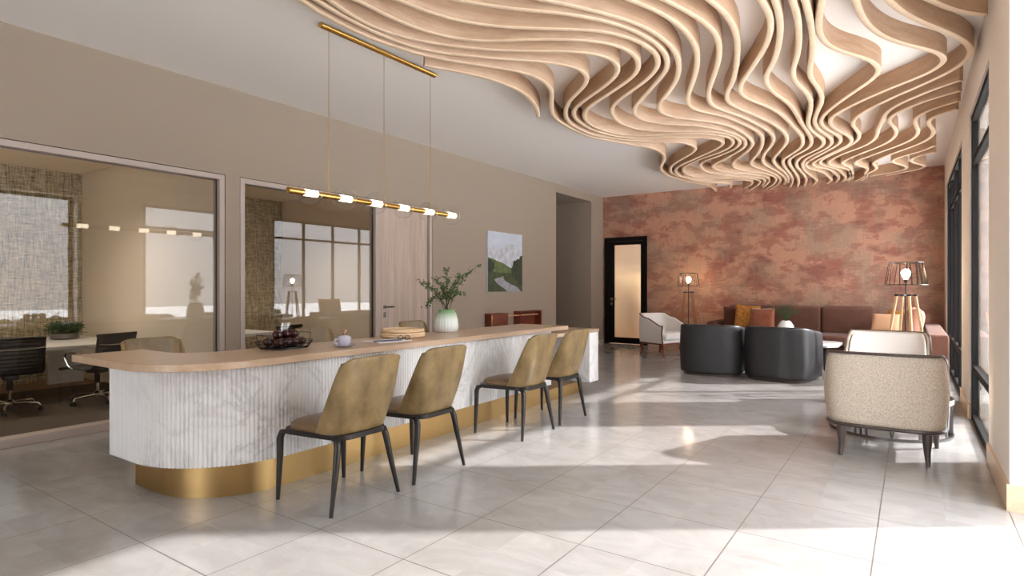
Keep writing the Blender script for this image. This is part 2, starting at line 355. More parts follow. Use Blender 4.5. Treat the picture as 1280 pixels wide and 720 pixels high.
WAVES=[[-3.485,3.774,-3.415,3.897,-3.349,4.021,-3.289,4.148,-3.238,4.28,-3.2,4.415,-3.176,4.554,-3.165,4.695,-3.171,4.836,-3.194,4.975,-3.232,5.11,-3.28,5.243,-3.335,5.372,-3.4,5.498,-3.47,5.62],
[-3.108,0.75,-3.121,0.889,-3.132,1.028,-3.141,1.167,-3.152,1.306,-3.166,1.445,-3.186,1.583,-3.212,1.72,-3.242,1.856,-3.274,1.992,-3.306,2.128,-3.336,2.264,-3.365,2.4,-3.396,2.536,-3.423,2.673,-3.439,2.811,-3.447,2.951,-3.444,3.09,-3.429,3.229,-3.401,3.365,-3.367,3.5,-3.321,3.632,-3.261,3.758,-3.19,3.878,-3.115,3.996,-3.039,4.112,-2.962,4.229,-2.895,4.351,-2.852,4.483,-2.833,4.621,-2.845,4.76,-2.884,4.893,-2.942,5.02,-3.012,5.141,-3.085,5.259,-3.157,5.379,-3.224,5.501,-3.283,5.628,-3.331,5.758,-3.365,5.894,-3.385,6.032,-3.397,6.171,-3.403,6.31,-3.407,6.449,-3.403,6.589,-3.388,6.727,-3.352,6.862,-3.3,6.991,-3.246,7.12,-3.193,7.249,-3.138,7.377,-3.078,7.503,-3.018,7.629,-2.971,7.76,-2.947,7.897,-2.944,8.036,-2.958,8.175,-2.984,8.312,-3.024,8.445,-3.075,8.575,-3.131,8.702,-3.192,8.828,-3.254,8.953,-3.311,9.08,-3.36,9.211,-3.398,9.345,-3.425,9.482,-3.443,9.62,-3.455,9.759,-3.457,9.898,-3.446,10.037,-3.428,10.175,-3.405,10.313,-3.379,10.45,-3.348,10.586,-3.316,10.722,-3.283,10.857,-3.249,10.993,-3.215,11.128,-3.183,11.264,-3.167,11.402,-3.17,11.541,-3.186,11.68,-3.205,11.818,-3.224,11.956],
[-3.084,0.797,-3.094,0.936,-3.101,1.076,-3.107,1.216,-3.114,1.355,-3.125,1.494,-3.14,1.633,-3.161,1.771,-3.186,1.909,-3.213,2.046,-3.239,2.183,-3.263,2.321,-3.284,2.459,-3.307,2.597,-3.326,2.735,-3.337,2.874,-3.339,3.014,-3.334,3.154,-3.32,3.293,-3.288,3.429,-3.236,3.558,-3.162,3.676,-3.074,3.785,-2.981,3.889,-2.886,3.991,-2.787,4.09,-2.687,4.188,-2.591,4.289,-2.508,4.401,-2.448,4.526,-2.424,4.663,-2.449,4.8,-2.513,4.924,-2.601,5.032,-2.701,5.13,-2.802,5.226,-2.9,5.325,-2.99,5.432,-3.071,5.546,-3.144,5.665,-3.208,5.789,-3.262,5.918,-3.303,6.051,-3.327,6.189,-3.337,6.328,-3.335,6.468,-3.326,6.607,-3.303,6.745,-3.258,6.877,-3.188,6.998,-3.106,7.11,-3.019,7.22,-2.928,7.326,-2.829,7.424,-2.721,7.513,-2.614,7.603,-2.527,7.711,-2.475,7.84,-2.454,7.978,-2.468,8.117,-2.519,8.246,-2.591,8.366,-2.675,8.477,-2.763,8.586,-2.852,8.693,-2.94,8.802,-3.022,8.915,-3.097,9.033,-3.167,9.154,-3.225,9.281,-3.272,9.412,-3.306,9.548,-3.328,9.686,-3.338,9.825,-3.339,9.965,-3.331,10.104,-3.311,10.242,-3.284,10.38,-3.253,10.516,-3.213,10.65,-3.157,10.777,-3.081,10.894,-2.987,10.997,-2.882,11.09,-2.808,11.206,-2.794,11.344,-2.82,11.481,-2.861,11.614,-2.904,11.747],
[-2.934,0.861,-2.948,1,-2.959,1.139,-2.969,1.279,-2.981,1.418,-2.997,1.557,-3.018,1.695,-3.045,1.832,-3.077,1.968,-3.11,2.104,-3.144,2.24,-3.176,2.376,-3.206,2.512,-3.24,2.648,-3.268,2.785,-3.279,2.924,-3.271,3.063,-3.241,3.2,-3.191,3.33,-3.122,3.451,-3.041,3.565,-2.953,3.674,-2.859,3.777,-2.757,3.873,-2.648,3.961,-2.536,4.044,-2.423,4.126,-2.313,4.212,-2.214,4.31,-2.138,4.426,-2.097,4.559,-2.107,4.698,-2.156,4.828,-2.234,4.944,-2.33,5.045,-2.435,5.137,-2.545,5.224,-2.656,5.309,-2.765,5.396,-2.873,5.486,-2.973,5.583,-3.058,5.694,-3.122,5.817,-3.164,5.951,-3.191,6.088,-3.206,6.227,-3.212,6.366,-3.208,6.506,-3.189,6.644,-3.158,6.78,-3.107,6.911,-3.033,7.028,-2.933,7.125,-2.816,7.202,-2.693,7.268,-2.57,7.334,-2.451,7.407,-2.339,7.491,-2.237,7.586,-2.146,7.692,-2.084,7.816,-2.064,7.954,-2.097,8.089,-2.165,8.211,-2.249,8.322,-2.342,8.426,-2.439,8.527,-2.538,8.626,-2.636,8.725,-2.734,8.825,-2.832,8.925,-2.928,9.026,-3.019,9.133,-3.099,9.247,-3.163,9.371,-3.215,9.501,-3.254,9.635,-3.284,9.771,-3.301,9.91,-3.304,10.05,-3.295,10.189,-3.267,10.326,-3.217,10.456,-3.151,10.579,-3.074,10.695,-2.976,10.795,-2.849,10.851,-2.713,10.883,-2.579,10.924,-2.467,11.005,-2.405,11.127,-2.398,11.266,-2.427,11.403,-2.474,11.534,-2.536,11.66,-2.607,11.78,-2.68,11.899],
[-3.05,0.933,-3.05,1.073,-3.048,1.212,-3.042,1.351,-3.037,1.49,-3.035,1.629,-3.037,1.769,-3.043,1.908,-3.051,2.047,-3.06,2.186,-3.067,2.325,-3.071,2.464,-3.07,2.604,-3.067,2.743,-3.063,2.882,-3.056,3.021,-3.039,3.159,-3.004,3.294,-2.95,3.422,-2.873,3.538,-2.778,3.639,-2.663,3.719,-2.542,3.787,-2.421,3.855,-2.304,3.931,-2.193,4.015,-2.092,4.111,-2.003,4.217,-1.938,4.34,-1.905,4.475,-1.903,4.614,-1.933,4.75,-1.986,4.878,-2.064,4.994,-2.16,5.094,-2.266,5.184,-2.376,5.27,-2.487,5.355,-2.599,5.437,-2.71,5.521,-2.816,5.611,-2.913,5.711,-2.994,5.824,-3.057,5.948,-3.101,6.08,-3.128,6.217,-3.139,6.355,-3.129,6.494,-3.104,6.631,-3.062,6.764,-3.001,6.888,-2.909,6.993,-2.791,7.065,-2.663,7.12,-2.533,7.171,-2.406,7.228,-2.285,7.297,-2.178,7.386,-2.086,7.49,-2.011,7.607,-1.957,7.735,-1.934,7.872,-1.945,8.01,-1.98,8.145,-2.039,8.271,-2.115,8.387,-2.207,8.492,-2.31,8.586,-2.418,8.674,-2.526,8.761,-2.633,8.851,-2.733,8.947,-2.827,9.051,-2.912,9.161,-2.99,9.276,-3.054,9.4,-3.102,9.53,-3.134,9.666,-3.151,9.804,-3.152,9.943,-3.135,10.081,-3.103,10.217,-3.043,10.342,-2.951,10.446,-2.842,10.533,-2.727,10.611,-2.61,10.687,-2.495,10.765,-2.391,10.857,-2.315,10.973,-2.277,11.107,-2.271,11.245,-2.292,11.383,-2.329,11.517,-2.376,11.648,-2.432,11.776,-2.494,11.901,-2.559,12.024,-2.624,12.147],
[-3.033,1.099,-3.023,1.239,-3.009,1.379,-2.991,1.519,-2.972,1.659,-2.955,1.798,-2.941,1.938,-2.93,2.079,-2.921,2.219,-2.909,2.36,-2.894,2.499,-2.873,2.639,-2.846,2.777,-2.818,2.915,-2.785,3.051,-2.738,3.184,-2.676,3.31,-2.594,3.425,-2.5,3.529,-2.395,3.623,-2.286,3.712,-2.175,3.799,-2.065,3.887,-1.962,3.982,-1.877,4.095,-1.813,4.22,-1.769,4.353,-1.746,4.492,-1.743,4.632,-1.768,4.771,-1.817,4.902,-1.889,5.023,-1.977,5.133,-2.076,5.233,-2.181,5.326,-2.288,5.417,-2.394,5.511,-2.495,5.609,-2.587,5.715,-2.666,5.831,-2.727,5.958,-2.77,6.092,-2.8,6.229,-2.814,6.369,-2.81,6.51,-2.783,6.648,-2.728,6.777,-2.649,6.893,-2.549,6.992,-2.437,7.077,-2.319,7.153,-2.201,7.231,-2.094,7.322,-2.007,7.432,-1.936,7.554,-1.888,7.686,-1.864,7.824,-1.861,7.965,-1.881,8.104,-1.921,8.239,-1.98,8.366,-2.057,8.484,-2.149,8.591,-2.248,8.691,-2.351,8.787,-2.457,8.879,-2.559,8.976,-2.645,9.087,-2.712,9.211,-2.762,9.342,-2.796,9.479,-2.818,9.618,-2.826,9.758,-2.815,9.898,-2.788,10.036,-2.747,10.171,-2.688,10.298,-2.604,10.412,-2.511,10.517,-2.416,10.621,-2.325,10.728,-2.247,10.846,-2.198,10.977,-2.178,11.116,-2.184,11.256,-2.208,11.395,-2.246,11.531,-2.289,11.665,-2.334,11.798],
[-3.106,1.413,-3.076,1.549,-3.041,1.684,-3,1.817,-2.956,1.949,-2.912,2.081,-2.868,2.214,-2.825,2.346,-2.781,2.478,-2.733,2.609,-2.678,2.737,-2.615,2.861,-2.544,2.981,-2.468,3.098,-2.387,3.211,-2.298,3.318,-2.202,3.419,-2.105,3.519,-2.012,3.623,-1.927,3.733,-1.851,3.85,-1.788,3.974,-1.737,4.103,-1.7,4.238,-1.678,4.375,-1.669,4.514,-1.676,4.653,-1.698,4.79,-1.739,4.924,-1.797,5.05,-1.873,5.167,-1.956,5.278,-2.041,5.389,-2.127,5.498,-2.214,5.607,-2.301,5.716,-2.384,5.828,-2.457,5.946,-2.514,6.073,-2.548,6.208,-2.554,6.347,-2.531,6.484,-2.473,6.61,-2.391,6.723,-2.294,6.822,-2.193,6.918,-2.098,7.02,-2.024,7.138,-1.967,7.265,-1.916,7.394,-1.871,7.526,-1.835,7.661,-1.813,7.798,-1.804,7.937,-1.81,8.076,-1.832,8.214,-1.871,8.347,-1.926,8.475,-1.996,8.595,-2.074,8.711,-2.156,8.823,-2.239,8.935,-2.325,9.045,-2.41,9.155,-2.492,9.268,-2.563,9.388,-2.616,9.516,-2.64,9.653,-2.635,9.792,-2.61,9.929,-2.565,10.06,-2.502,10.184,-2.426,10.301,-2.347,10.416,-2.27,10.532,-2.198,10.651,-2.14,10.778,-2.107,10.913,-2.094,11.051,-2.103,11.19,-2.125,11.328,-2.159,11.463,-2.202,11.595,-2.251,11.726,-2.302,11.855,-2.353,11.985],
[-2.611,1.722,-2.582,1.859,-2.547,1.996,-2.507,2.13,-2.465,2.265,-2.423,2.398,-2.381,2.533,-2.34,2.667,-2.297,2.801,-2.251,2.934,-2.197,3.064,-2.136,3.19,-2.066,3.312,-1.989,3.429,-1.913,3.548,-1.842,3.669,-1.774,3.792,-1.713,3.918,-1.66,4.049,-1.624,4.184,-1.601,4.323,-1.59,4.463,-1.591,4.604,-1.604,4.743,-1.631,4.881,-1.669,5.017,-1.716,5.149,-1.771,5.278,-1.835,5.404,-1.907,5.524,-1.984,5.642,-2.063,5.758,-2.14,5.876,-2.206,6,-2.253,6.132,-2.273,6.27,-2.251,6.409,-2.196,6.537,-2.12,6.656,-2.039,6.77,-1.958,6.886,-1.886,7.006,-1.828,7.134,-1.791,7.269,-1.767,7.407,-1.748,7.547,-1.735,7.687,-1.727,7.827,-1.728,7.968,-1.736,8.108,-1.754,8.247,-1.786,8.384,-1.833,8.516,-1.89,8.644,-1.955,8.769,-2.022,8.893,-2.089,9.016,-2.155,9.141,-2.217,9.267,-2.273,9.396,-2.314,9.53,-2.34,9.668,-2.347,9.808,-2.332,9.947,-2.291,10.082,-2.236,10.211,-2.176,10.338,-2.112,10.463,-2.052,10.59,-2.008,10.723,-1.982,10.861,-1.974,11.002,-1.981,11.142,-1.999,11.281,-2.029,11.418,-2.065,11.554,-2.107,11.688,-2.157,11.82,-2.216,11.947,-2.278,12.073,-2.341,12.199],
[-1.894,1.986,-1.877,2.125,-1.855,2.264,-1.83,2.402,-1.802,2.54,-1.776,2.678,-1.752,2.817,-1.73,2.955,-1.708,3.094,-1.684,3.233,-1.655,3.37,-1.619,3.506,-1.576,3.64,-1.526,3.771,-1.48,3.904,-1.444,4.04,-1.419,4.178,-1.407,4.318,-1.407,4.459,-1.417,4.599,-1.438,4.738,-1.469,4.875,-1.508,5.01,-1.553,5.143,-1.604,5.274,-1.658,5.404,-1.715,5.532,-1.772,5.661,-1.827,5.79,-1.877,5.922,-1.918,6.056,-1.942,6.194,-1.938,6.334,-1.898,6.469,-1.839,6.596,-1.779,6.723,-1.731,6.855,-1.694,6.991,-1.664,7.128,-1.638,7.266,-1.613,7.405,-1.592,7.544,-1.577,7.683,-1.573,7.824,-1.579,7.964,-1.598,8.104,-1.625,8.242,-1.656,8.379,-1.691,8.515,-1.731,8.65,-1.774,8.783,-1.819,8.917,-1.867,9.049,-1.92,9.179,-1.975,9.308,-2.025,9.44,-2.059,9.576,-2.077,9.715,-2.078,9.856,-2.062,9.995,-2.034,10.133,-2.001,10.269,-1.973,10.407,-1.951,10.546,-1.936,10.686,-1.924,10.826,-1.919,10.966,-1.92,11.107,-1.929,11.247,-1.948,11.386,-1.978,11.524,-2.015,11.659,-2.057,11.793,-2.107,11.925,-2.165,12.053,-2.227,12.179,-2.289,12.305],
[-1.625,2.106,-1.612,2.245,-1.594,2.383,-1.573,2.521,-1.551,2.659,-1.53,2.796,-1.511,2.935,-1.496,3.073,-1.48,3.212,-1.464,3.35,-1.443,3.488,-1.416,3.624,-1.383,3.76,-1.344,3.894,-1.306,4.028,-1.272,4.163,-1.246,4.3,-1.233,4.438,-1.236,4.578,-1.254,4.716,-1.283,4.852,-1.321,4.986,-1.365,5.118,-1.414,5.249,-1.465,5.378,-1.518,5.508,-1.569,5.637,-1.619,5.767,-1.665,5.899,-1.705,6.032,-1.731,6.169,-1.738,6.308,-1.721,6.446,-1.687,6.581,-1.647,6.715,-1.608,6.849,-1.574,6.984,-1.545,7.12,-1.521,7.257,-1.5,7.395,-1.482,7.533,-1.467,7.672,-1.458,7.811,-1.458,7.95,-1.469,8.089,-1.489,8.227,-1.521,8.363,-1.561,8.496,-1.608,8.627,-1.659,8.757,-1.709,8.887,-1.754,9.019,-1.794,9.153,-1.829,9.287,-1.858,9.424,-1.879,9.562,-1.893,9.7,-1.898,9.839,-1.893,9.979,-1.883,10.118,-1.872,10.257,-1.86,10.395,-1.849,10.534,-1.839,10.673,-1.831,10.812,-1.829,10.952,-1.835,11.091,-1.844,11.23,-1.858,11.369,-1.88,11.506,-1.908,11.643,-1.94,11.778,-1.973,11.914],
[-1.227,2.26,-1.222,2.4,-1.212,2.539,-1.199,2.678,-1.187,2.818,-1.176,2.957,-1.168,3.097,-1.164,3.236,-1.162,3.376,-1.16,3.516,-1.154,3.655,-1.143,3.795,-1.127,3.934,-1.105,4.072,-1.087,4.21,-1.082,4.35,-1.088,4.49,-1.104,4.628,-1.126,4.766,-1.156,4.903,-1.188,5.039,-1.224,5.174,-1.261,5.309,-1.301,5.443,-1.344,5.576,-1.392,5.707,-1.445,5.836,-1.498,5.966,-1.54,6.099,-1.566,6.236,-1.568,6.376,-1.551,6.514,-1.52,6.651,-1.486,6.786,-1.452,6.922,-1.42,7.058,-1.391,7.195,-1.365,7.332,-1.343,7.47,-1.326,7.609,-1.316,7.748,-1.313,7.888,-1.314,8.028,-1.323,8.167,-1.341,8.306,-1.369,8.443,-1.405,8.578,-1.448,8.711,-1.496,8.842,-1.544,8.973,-1.592,9.105,-1.64,9.236,-1.685,9.368,-1.722,9.503,-1.746,9.641,-1.759,9.78,-1.768,9.919,-1.77,10.059,-1.768,10.199,-1.763,10.338,-1.758,10.478,-1.757,10.618,-1.761,10.758,-1.768,10.897,-1.775,11.037,-1.786,11.176,-1.802,11.315,-1.824,11.453,-1.849,11.591,-1.875,11.728],
[-0.802,2.453,-0.803,2.593,-0.801,2.733,-0.797,2.873,-0.793,3.013,-0.791,3.152,-0.794,3.292,-0.801,3.432,-0.811,3.571,-0.822,3.71,-0.83,3.85,-0.834,3.99,-0.835,4.13,-0.83,4.269,-0.831,4.409,-0.844,4.548,-0.869,4.686,-0.905,4.821,-0.948,4.954,-1,5.083,-1.056,5.211,-1.116,5.338,-1.176,5.464,-1.238,5.589,-1.297,5.716,-1.349,5.846,-1.384,5.981,-1.398,6.12,-1.385,6.259,-1.354,6.395,-1.314,6.529,-1.277,6.664,-1.246,6.8,-1.223,6.938,-1.204,7.076,-1.192,7.216,-1.184,7.355,-1.177,7.495,-1.172,7.634,-1.167,7.774,-1.163,7.914,-1.159,8.054,-1.159,8.193,-1.164,8.333,-1.178,8.472,-1.199,8.61,-1.226,8.748,-1.264,8.882,-1.317,9.011,-1.38,9.136,-1.446,9.259,-1.509,9.384,-1.566,9.511,-1.609,9.645,-1.636,9.781,-1.655,9.92,-1.67,10.059,-1.682,10.198,-1.69,10.338,-1.695,10.478,-1.699,10.617,-1.704,10.757,-1.711,10.897,-1.72,11.036,-1.731,11.175,-1.743,11.315,-1.758,11.454,-1.78,11.592,-1.807,11.729,-1.837,11.865,-1.867,12.002,-1.897,12.138,-1.927,12.275],
[-0.647,2.508,-0.652,2.649,-0.655,2.789,-0.655,2.929,-0.656,3.069,-0.66,3.209,-0.669,3.349,-0.683,3.489,-0.7,3.628,-0.718,3.767,-0.734,3.906,-0.747,4.046,-0.757,4.186,-0.764,4.326,-0.774,4.466,-0.79,4.605,-0.812,4.744,-0.839,4.881,-0.87,5.018,-0.905,5.154,-0.944,5.288,-0.99,5.421,-1.039,5.552,-1.087,5.684,-1.119,5.82,-1.135,5.96,-1.135,6.1,-1.125,6.24,-1.107,6.379,-1.087,6.517,-1.07,6.657,-1.061,6.797,-1.058,6.937,-1.058,7.077,-1.06,7.217,-1.064,7.357,-1.068,7.498,-1.07,7.638,-1.07,7.778,-1.068,7.918,-1.066,8.059,-1.067,8.199,-1.072,8.339,-1.081,8.479,-1.096,8.618,-1.12,8.756,-1.154,8.892,-1.207,9.022,-1.273,9.146,-1.346,9.265,-1.416,9.387,-1.475,9.514,-1.52,9.647,-1.551,9.783,-1.57,9.922,-1.581,10.062,-1.589,10.202,-1.597,10.342,-1.604,10.482,-1.611,10.622,-1.618,10.762,-1.624,10.902,-1.631,11.042,-1.64,11.182,-1.651,11.322,-1.665,11.462,-1.68,11.601,-1.699,11.74,-1.721,11.878,-1.748,12.016,-1.776,12.154,-1.804,12.291],
[-0.568,2.574,-0.573,2.713,-0.574,2.853,-0.573,2.993,-0.572,3.132,-0.575,3.272,-0.582,3.411,-0.594,3.55,-0.609,3.689,-0.625,3.827,-0.639,3.966,-0.65,4.105,-0.658,4.244,-0.664,4.384,-0.67,4.523,-0.68,4.662,-0.695,4.801,-0.713,4.939,-0.734,5.077,-0.759,5.215,-0.787,5.351,-0.821,5.487,-0.855,5.622,-0.881,5.759,-0.897,5.897,-0.898,6.037,-0.888,6.176,-0.873,6.315,-0.862,6.454,-0.859,6.593,-0.865,6.733,-0.879,6.872,-0.898,7.01,-0.922,7.147,-0.948,7.284,-0.973,7.422,-0.996,7.559,-1.013,7.698,-1.02,7.837,-1.018,7.976,-1.009,8.116,-0.992,8.254,-0.974,8.392,-0.961,8.531,-0.96,8.671,-0.975,8.809,-1.01,8.944,-1.066,9.072,-1.136,9.193,-1.211,9.31,-1.284,9.429,-1.349,9.552,-1.401,9.682,-1.443,9.815,-1.473,9.951,-1.494,10.089,-1.508,10.228,-1.515,10.367,-1.517,10.506,-1.518,10.646,-1.518,10.786,-1.52,10.925,-1.524,11.065,-1.528,11.204,-1.534,11.343,-1.543,11.483,-1.559,11.621,-1.581,11.759,-1.605,11.896,-1.631,12.034,-1.656,12.171,-1.681,12.308],
[-0.512,2.62,-0.516,2.76,-0.517,2.899,-0.515,3.038,-0.514,3.178,-0.515,3.317,-0.522,3.456,-0.533,3.595,-0.547,3.733,-0.561,3.872,-0.574,4.011,-0.584,4.15,-0.591,4.289,-0.594,4.428,-0.599,4.567,-0.607,4.706,-0.616,4.845,-0.628,4.984,-0.642,5.123,-0.66,5.261,-0.68,5.399,-0.705,5.536,-0.731,5.673,-0.752,5.81,-0.763,5.949,-0.762,6.089,-0.755,6.228,-0.748,6.367,-0.747,6.506,-0.752,6.645,-0.768,6.784,-0.792,6.921,-0.824,7.057,-0.856,7.192,-0.887,7.328,-0.914,7.465,-0.933,7.603,-0.942,7.742,-0.944,7.881,-0.937,8.02,-0.921,8.158,-0.901,8.296,-0.881,8.434,-0.868,8.573,-0.869,8.712,-0.885,8.85,-0.92,8.985,-0.971,9.114,-1.038,9.236,-1.112,9.355,-1.185,9.473,-1.252,9.595,-1.309,9.722,-1.352,9.855,-1.387,9.99,-1.412,10.127,-1.43,10.265,-1.442,10.404,-1.449,10.543,-1.452,10.682,-1.451,10.821,-1.446,10.961,-1.439,11.1,-1.431,11.239,-1.422,11.378,-1.414,11.517,-1.409,11.656,-1.415,11.795,-1.438,11.932,-1.475,12.067,-1.516,12.2],
[-0.251,2.705,-0.263,2.844,-0.272,2.983,-0.28,3.123,-0.289,3.262,-0.302,3.401,-0.321,3.539,-0.344,3.676,-0.373,3.813,-0.402,3.949,-0.432,4.086,-0.46,4.222,-0.485,4.359,-0.512,4.496,-0.537,4.634,-0.558,4.772,-0.572,4.91,-0.574,5.05,-0.561,5.188,-0.527,5.323,-0.476,5.453,-0.41,5.576,-0.345,5.699,-0.291,5.828,-0.256,5.963,-0.245,6.101,-0.268,6.239,-0.316,6.369,-0.38,6.493,-0.448,6.615,-0.517,6.736,-0.582,6.859,-0.645,6.984,-0.706,7.11,-0.762,7.237,-0.811,7.368,-0.849,7.502,-0.873,7.639,-0.881,7.778,-0.876,7.917,-0.855,8.055,-0.829,8.192,-0.802,8.329,-0.778,8.467,-0.765,8.606,-0.77,8.745,-0.796,8.882,-0.841,9.013,-0.899,9.14,-0.963,9.264,-1.029,9.387,-1.096,9.51,-1.162,9.633,-1.226,9.756,-1.286,9.882,-1.338,10.012,-1.371,10.147,-1.386,10.286,-1.382,10.425,-1.361,10.563,-1.322,10.696,-1.275,10.828,-1.239,10.962,-1.221,11.101,-1.21,11.24,-1.202,11.379,-1.194,11.518,-1.187,11.658,-1.187,11.797,-1.205,11.935,-1.243,12.069,-1.291,12.2],
[-0.318,2.809,-0.318,2.949,-0.313,3.088,-0.306,3.228,-0.3,3.367,-0.296,3.507,-0.295,3.646,-0.299,3.786,-0.306,3.925,-0.312,4.065,-0.316,4.205,-0.317,4.344,-0.312,4.484,-0.307,4.623,-0.299,4.763,-0.284,4.902,-0.26,5.039,-0.226,5.174,-0.181,5.307,-0.124,5.434,-0.057,5.557,0.017,5.675,0.093,5.792,0.161,5.914,0.207,6.045,0.219,6.184,0.182,6.318,0.112,6.438,0.02,6.543,-0.081,6.639,-0.182,6.736,-0.277,6.838,-0.37,6.942,-0.459,7.05,-0.544,7.161,-0.625,7.275,-0.695,7.395,-0.749,7.524,-0.779,7.66,-0.79,7.799,-0.784,7.938,-0.765,8.077,-0.737,8.214,-0.708,8.35,-0.681,8.487,-0.66,8.625,-0.651,8.764,-0.663,8.903,-0.7,9.038,-0.759,9.164,-0.828,9.286,-0.9,9.405,-0.971,9.525,-1.041,9.646,-1.109,9.768,-1.173,9.892,-1.229,10.02,-1.27,10.153,-1.285,10.292,-1.264,10.429,-1.213,10.559,-1.152,10.685,-1.11,10.818,-1.09,10.956,-1.08,11.095,-1.071,11.234,-1.063,11.374,-1.056,11.513,-1.056,11.653,-1.069,11.792,-1.096,11.929,-1.128,12.064,-1.162,12.2],
[-0.391,2.947,-0.378,3.087,-0.36,3.226,-0.339,3.365,-0.316,3.503,-0.295,3.642,-0.276,3.782,-0.26,3.921,-0.245,4.061,-0.227,4.2,-0.205,4.339,-0.178,4.477,-0.143,4.613,-0.107,4.749,-0.065,4.883,-0.016,5.014,0.041,5.143,0.103,5.269,0.166,5.394,0.228,5.52,0.287,5.648,0.337,5.779,0.374,5.915,0.394,6.054,0.388,6.194,0.356,6.33,0.299,6.459,0.226,6.579,0.144,6.692,0.056,6.802,-0.033,6.911,-0.121,7.02,-0.207,7.131,-0.29,7.245,-0.367,7.362,-0.437,7.484,-0.497,7.611,-0.542,7.744,-0.568,7.882,-0.577,8.022,-0.569,8.162,-0.557,8.302,-0.549,8.443,-0.551,8.583,-0.564,8.723,-0.593,8.86,-0.636,8.994,-0.691,9.123,-0.754,9.249,-0.823,9.371,-0.895,9.492,-0.967,9.613,-1.035,9.736,-1.096,9.862,-1.145,9.993,-1.171,10.131,-1.171,10.271,-1.145,10.409,-1.106,10.544,-1.058,10.676,-1.019,10.811,-0.996,10.95,-0.984,11.09,-0.975,11.23,-0.967,11.37,-0.959,11.51,-0.955,11.651,-0.963,11.791,-0.987,11.929,-1.023,12.065,-1.062,12.2],
[-0.373,3.145,-0.35,3.28,-0.322,3.414,-0.289,3.547,-0.254,3.68,-0.219,3.812,-0.186,3.945,-0.153,4.079,-0.121,4.212,-0.086,4.344,-0.045,4.475,0.002,4.604,0.057,4.729,0.117,4.853,0.18,4.974,0.251,5.092,0.334,5.2,0.427,5.301],
[0.377,6.833,0.269,6.92,0.167,7.015,0.073,7.118,-0.015,7.227,-0.095,7.34,-0.163,7.461,-0.215,7.591,-0.247,7.726,-0.268,7.864,-0.287,8.002,-0.307,8.139,-0.328,8.277,-0.343,8.416,-0.353,8.555,-0.366,8.693,-0.385,8.831,-0.416,8.967,-0.46,9.099,-0.52,9.225,-0.595,9.342,-0.68,9.452,-0.764,9.563,-0.843,9.678,-0.913,9.798,-0.974,9.923,-1.026,10.052,-1.061,10.187,-1.072,10.325,-1.05,10.463,-1.008,10.595,-0.956,10.724,-0.904,10.854,-0.863,10.987,-0.841,11.124,-0.83,11.263,-0.83,11.402,-0.842,11.541,-0.868,11.678,-0.901,11.813,-0.943,11.946,-0.996,12.075,-1.056,12.2],
[0.39,7.197,0.272,7.272,0.161,7.356,0.059,7.452,-0.031,7.558,-0.109,7.673,-0.169,7.799,-0.207,7.934,-0.216,8.073,-0.204,8.212,-0.183,8.35,-0.168,8.488,-0.162,8.628,-0.167,8.767,-0.185,8.906,-0.215,9.042,-0.258,9.175,-0.315,9.302,-0.383,9.424,-0.458,9.542,-0.536,9.657,-0.614,9.773,-0.69,9.89,-0.761,10.01,-0.823,10.136,-0.871,10.267,-0.89,10.404,-0.879,10.543,-0.851,10.68,-0.827,10.817,-0.819,10.957,-0.832,11.096,-0.848,11.234,-0.852,11.374,-0.849,11.513,-0.849,11.653,-0.862,11.792,-0.889,11.929,-0.921,12.065,-0.955,12.2],
[0.4,7.575,0.292,7.662,0.192,7.759,0.113,7.873,0.061,8.001,0.035,8.137,0.031,8.276,0.038,8.415,0.049,8.554,0.059,8.692,0.059,8.831,0.049,8.97,0.022,9.106,-0.021,9.238,-0.081,9.364,-0.151,9.484,-0.227,9.6,-0.307,9.714,-0.386,9.828,-0.464,9.943,-0.542,10.058,-0.619,10.174,-0.685,10.296,-0.721,10.43,-0.724,10.568,-0.696,10.704,-0.652,10.836,-0.612,10.969,-0.598,11.107,-0.611,11.245,-0.635,11.382,-0.646,11.52,-0.645,11.659,-0.646,11.798,-0.664,11.936,-0.702,12.07,-0.75,12.2],
[0.402,7.908,0.299,8.003,0.216,8.114,0.169,8.245,0.16,8.384,0.173,8.523,0.195,8.661,0.212,8.8,0.219,8.939,0.213,9.079,0.191,9.217,0.152,9.351,0.1,9.48,0.034,9.603,-0.039,9.723,-0.116,9.839,-0.193,9.956,-0.269,10.073,-0.336,10.195,-0.396,10.322,-0.446,10.452,-0.483,10.587,-0.492,10.726,-0.483,10.865,-0.472,11.004,-0.48,11.144,-0.513,11.279,-0.566,11.408,-0.615,11.539,-0.653,11.674,-0.689,11.809,-0.731,11.942,-0.782,12.072,-0.838,12.2],
[0.248,9.764,0.201,9.894,0.136,10.016,0.049,10.124,-0.046,10.226,-0.135,10.332,-0.204,10.452,-0.24,10.584,-0.233,10.722,-0.196,10.856,-0.15,10.987,-0.105,11.118,-0.075,11.253,-0.08,11.39,-0.138,11.515,-0.237,11.611,-0.354,11.685,-0.473,11.756,-0.592,11.827],
[0.272,10.244,0.164,10.327,0.073,10.428,0.014,10.551,-0.008,10.685,-0,10.821,0.034,10.954,0.082,11.081,0.133,11.208,0.159,11.341,0.139,11.475,0.066,11.59,-0.039,11.677,-0.152,11.753,-0.261,11.836,-0.365,11.924]]

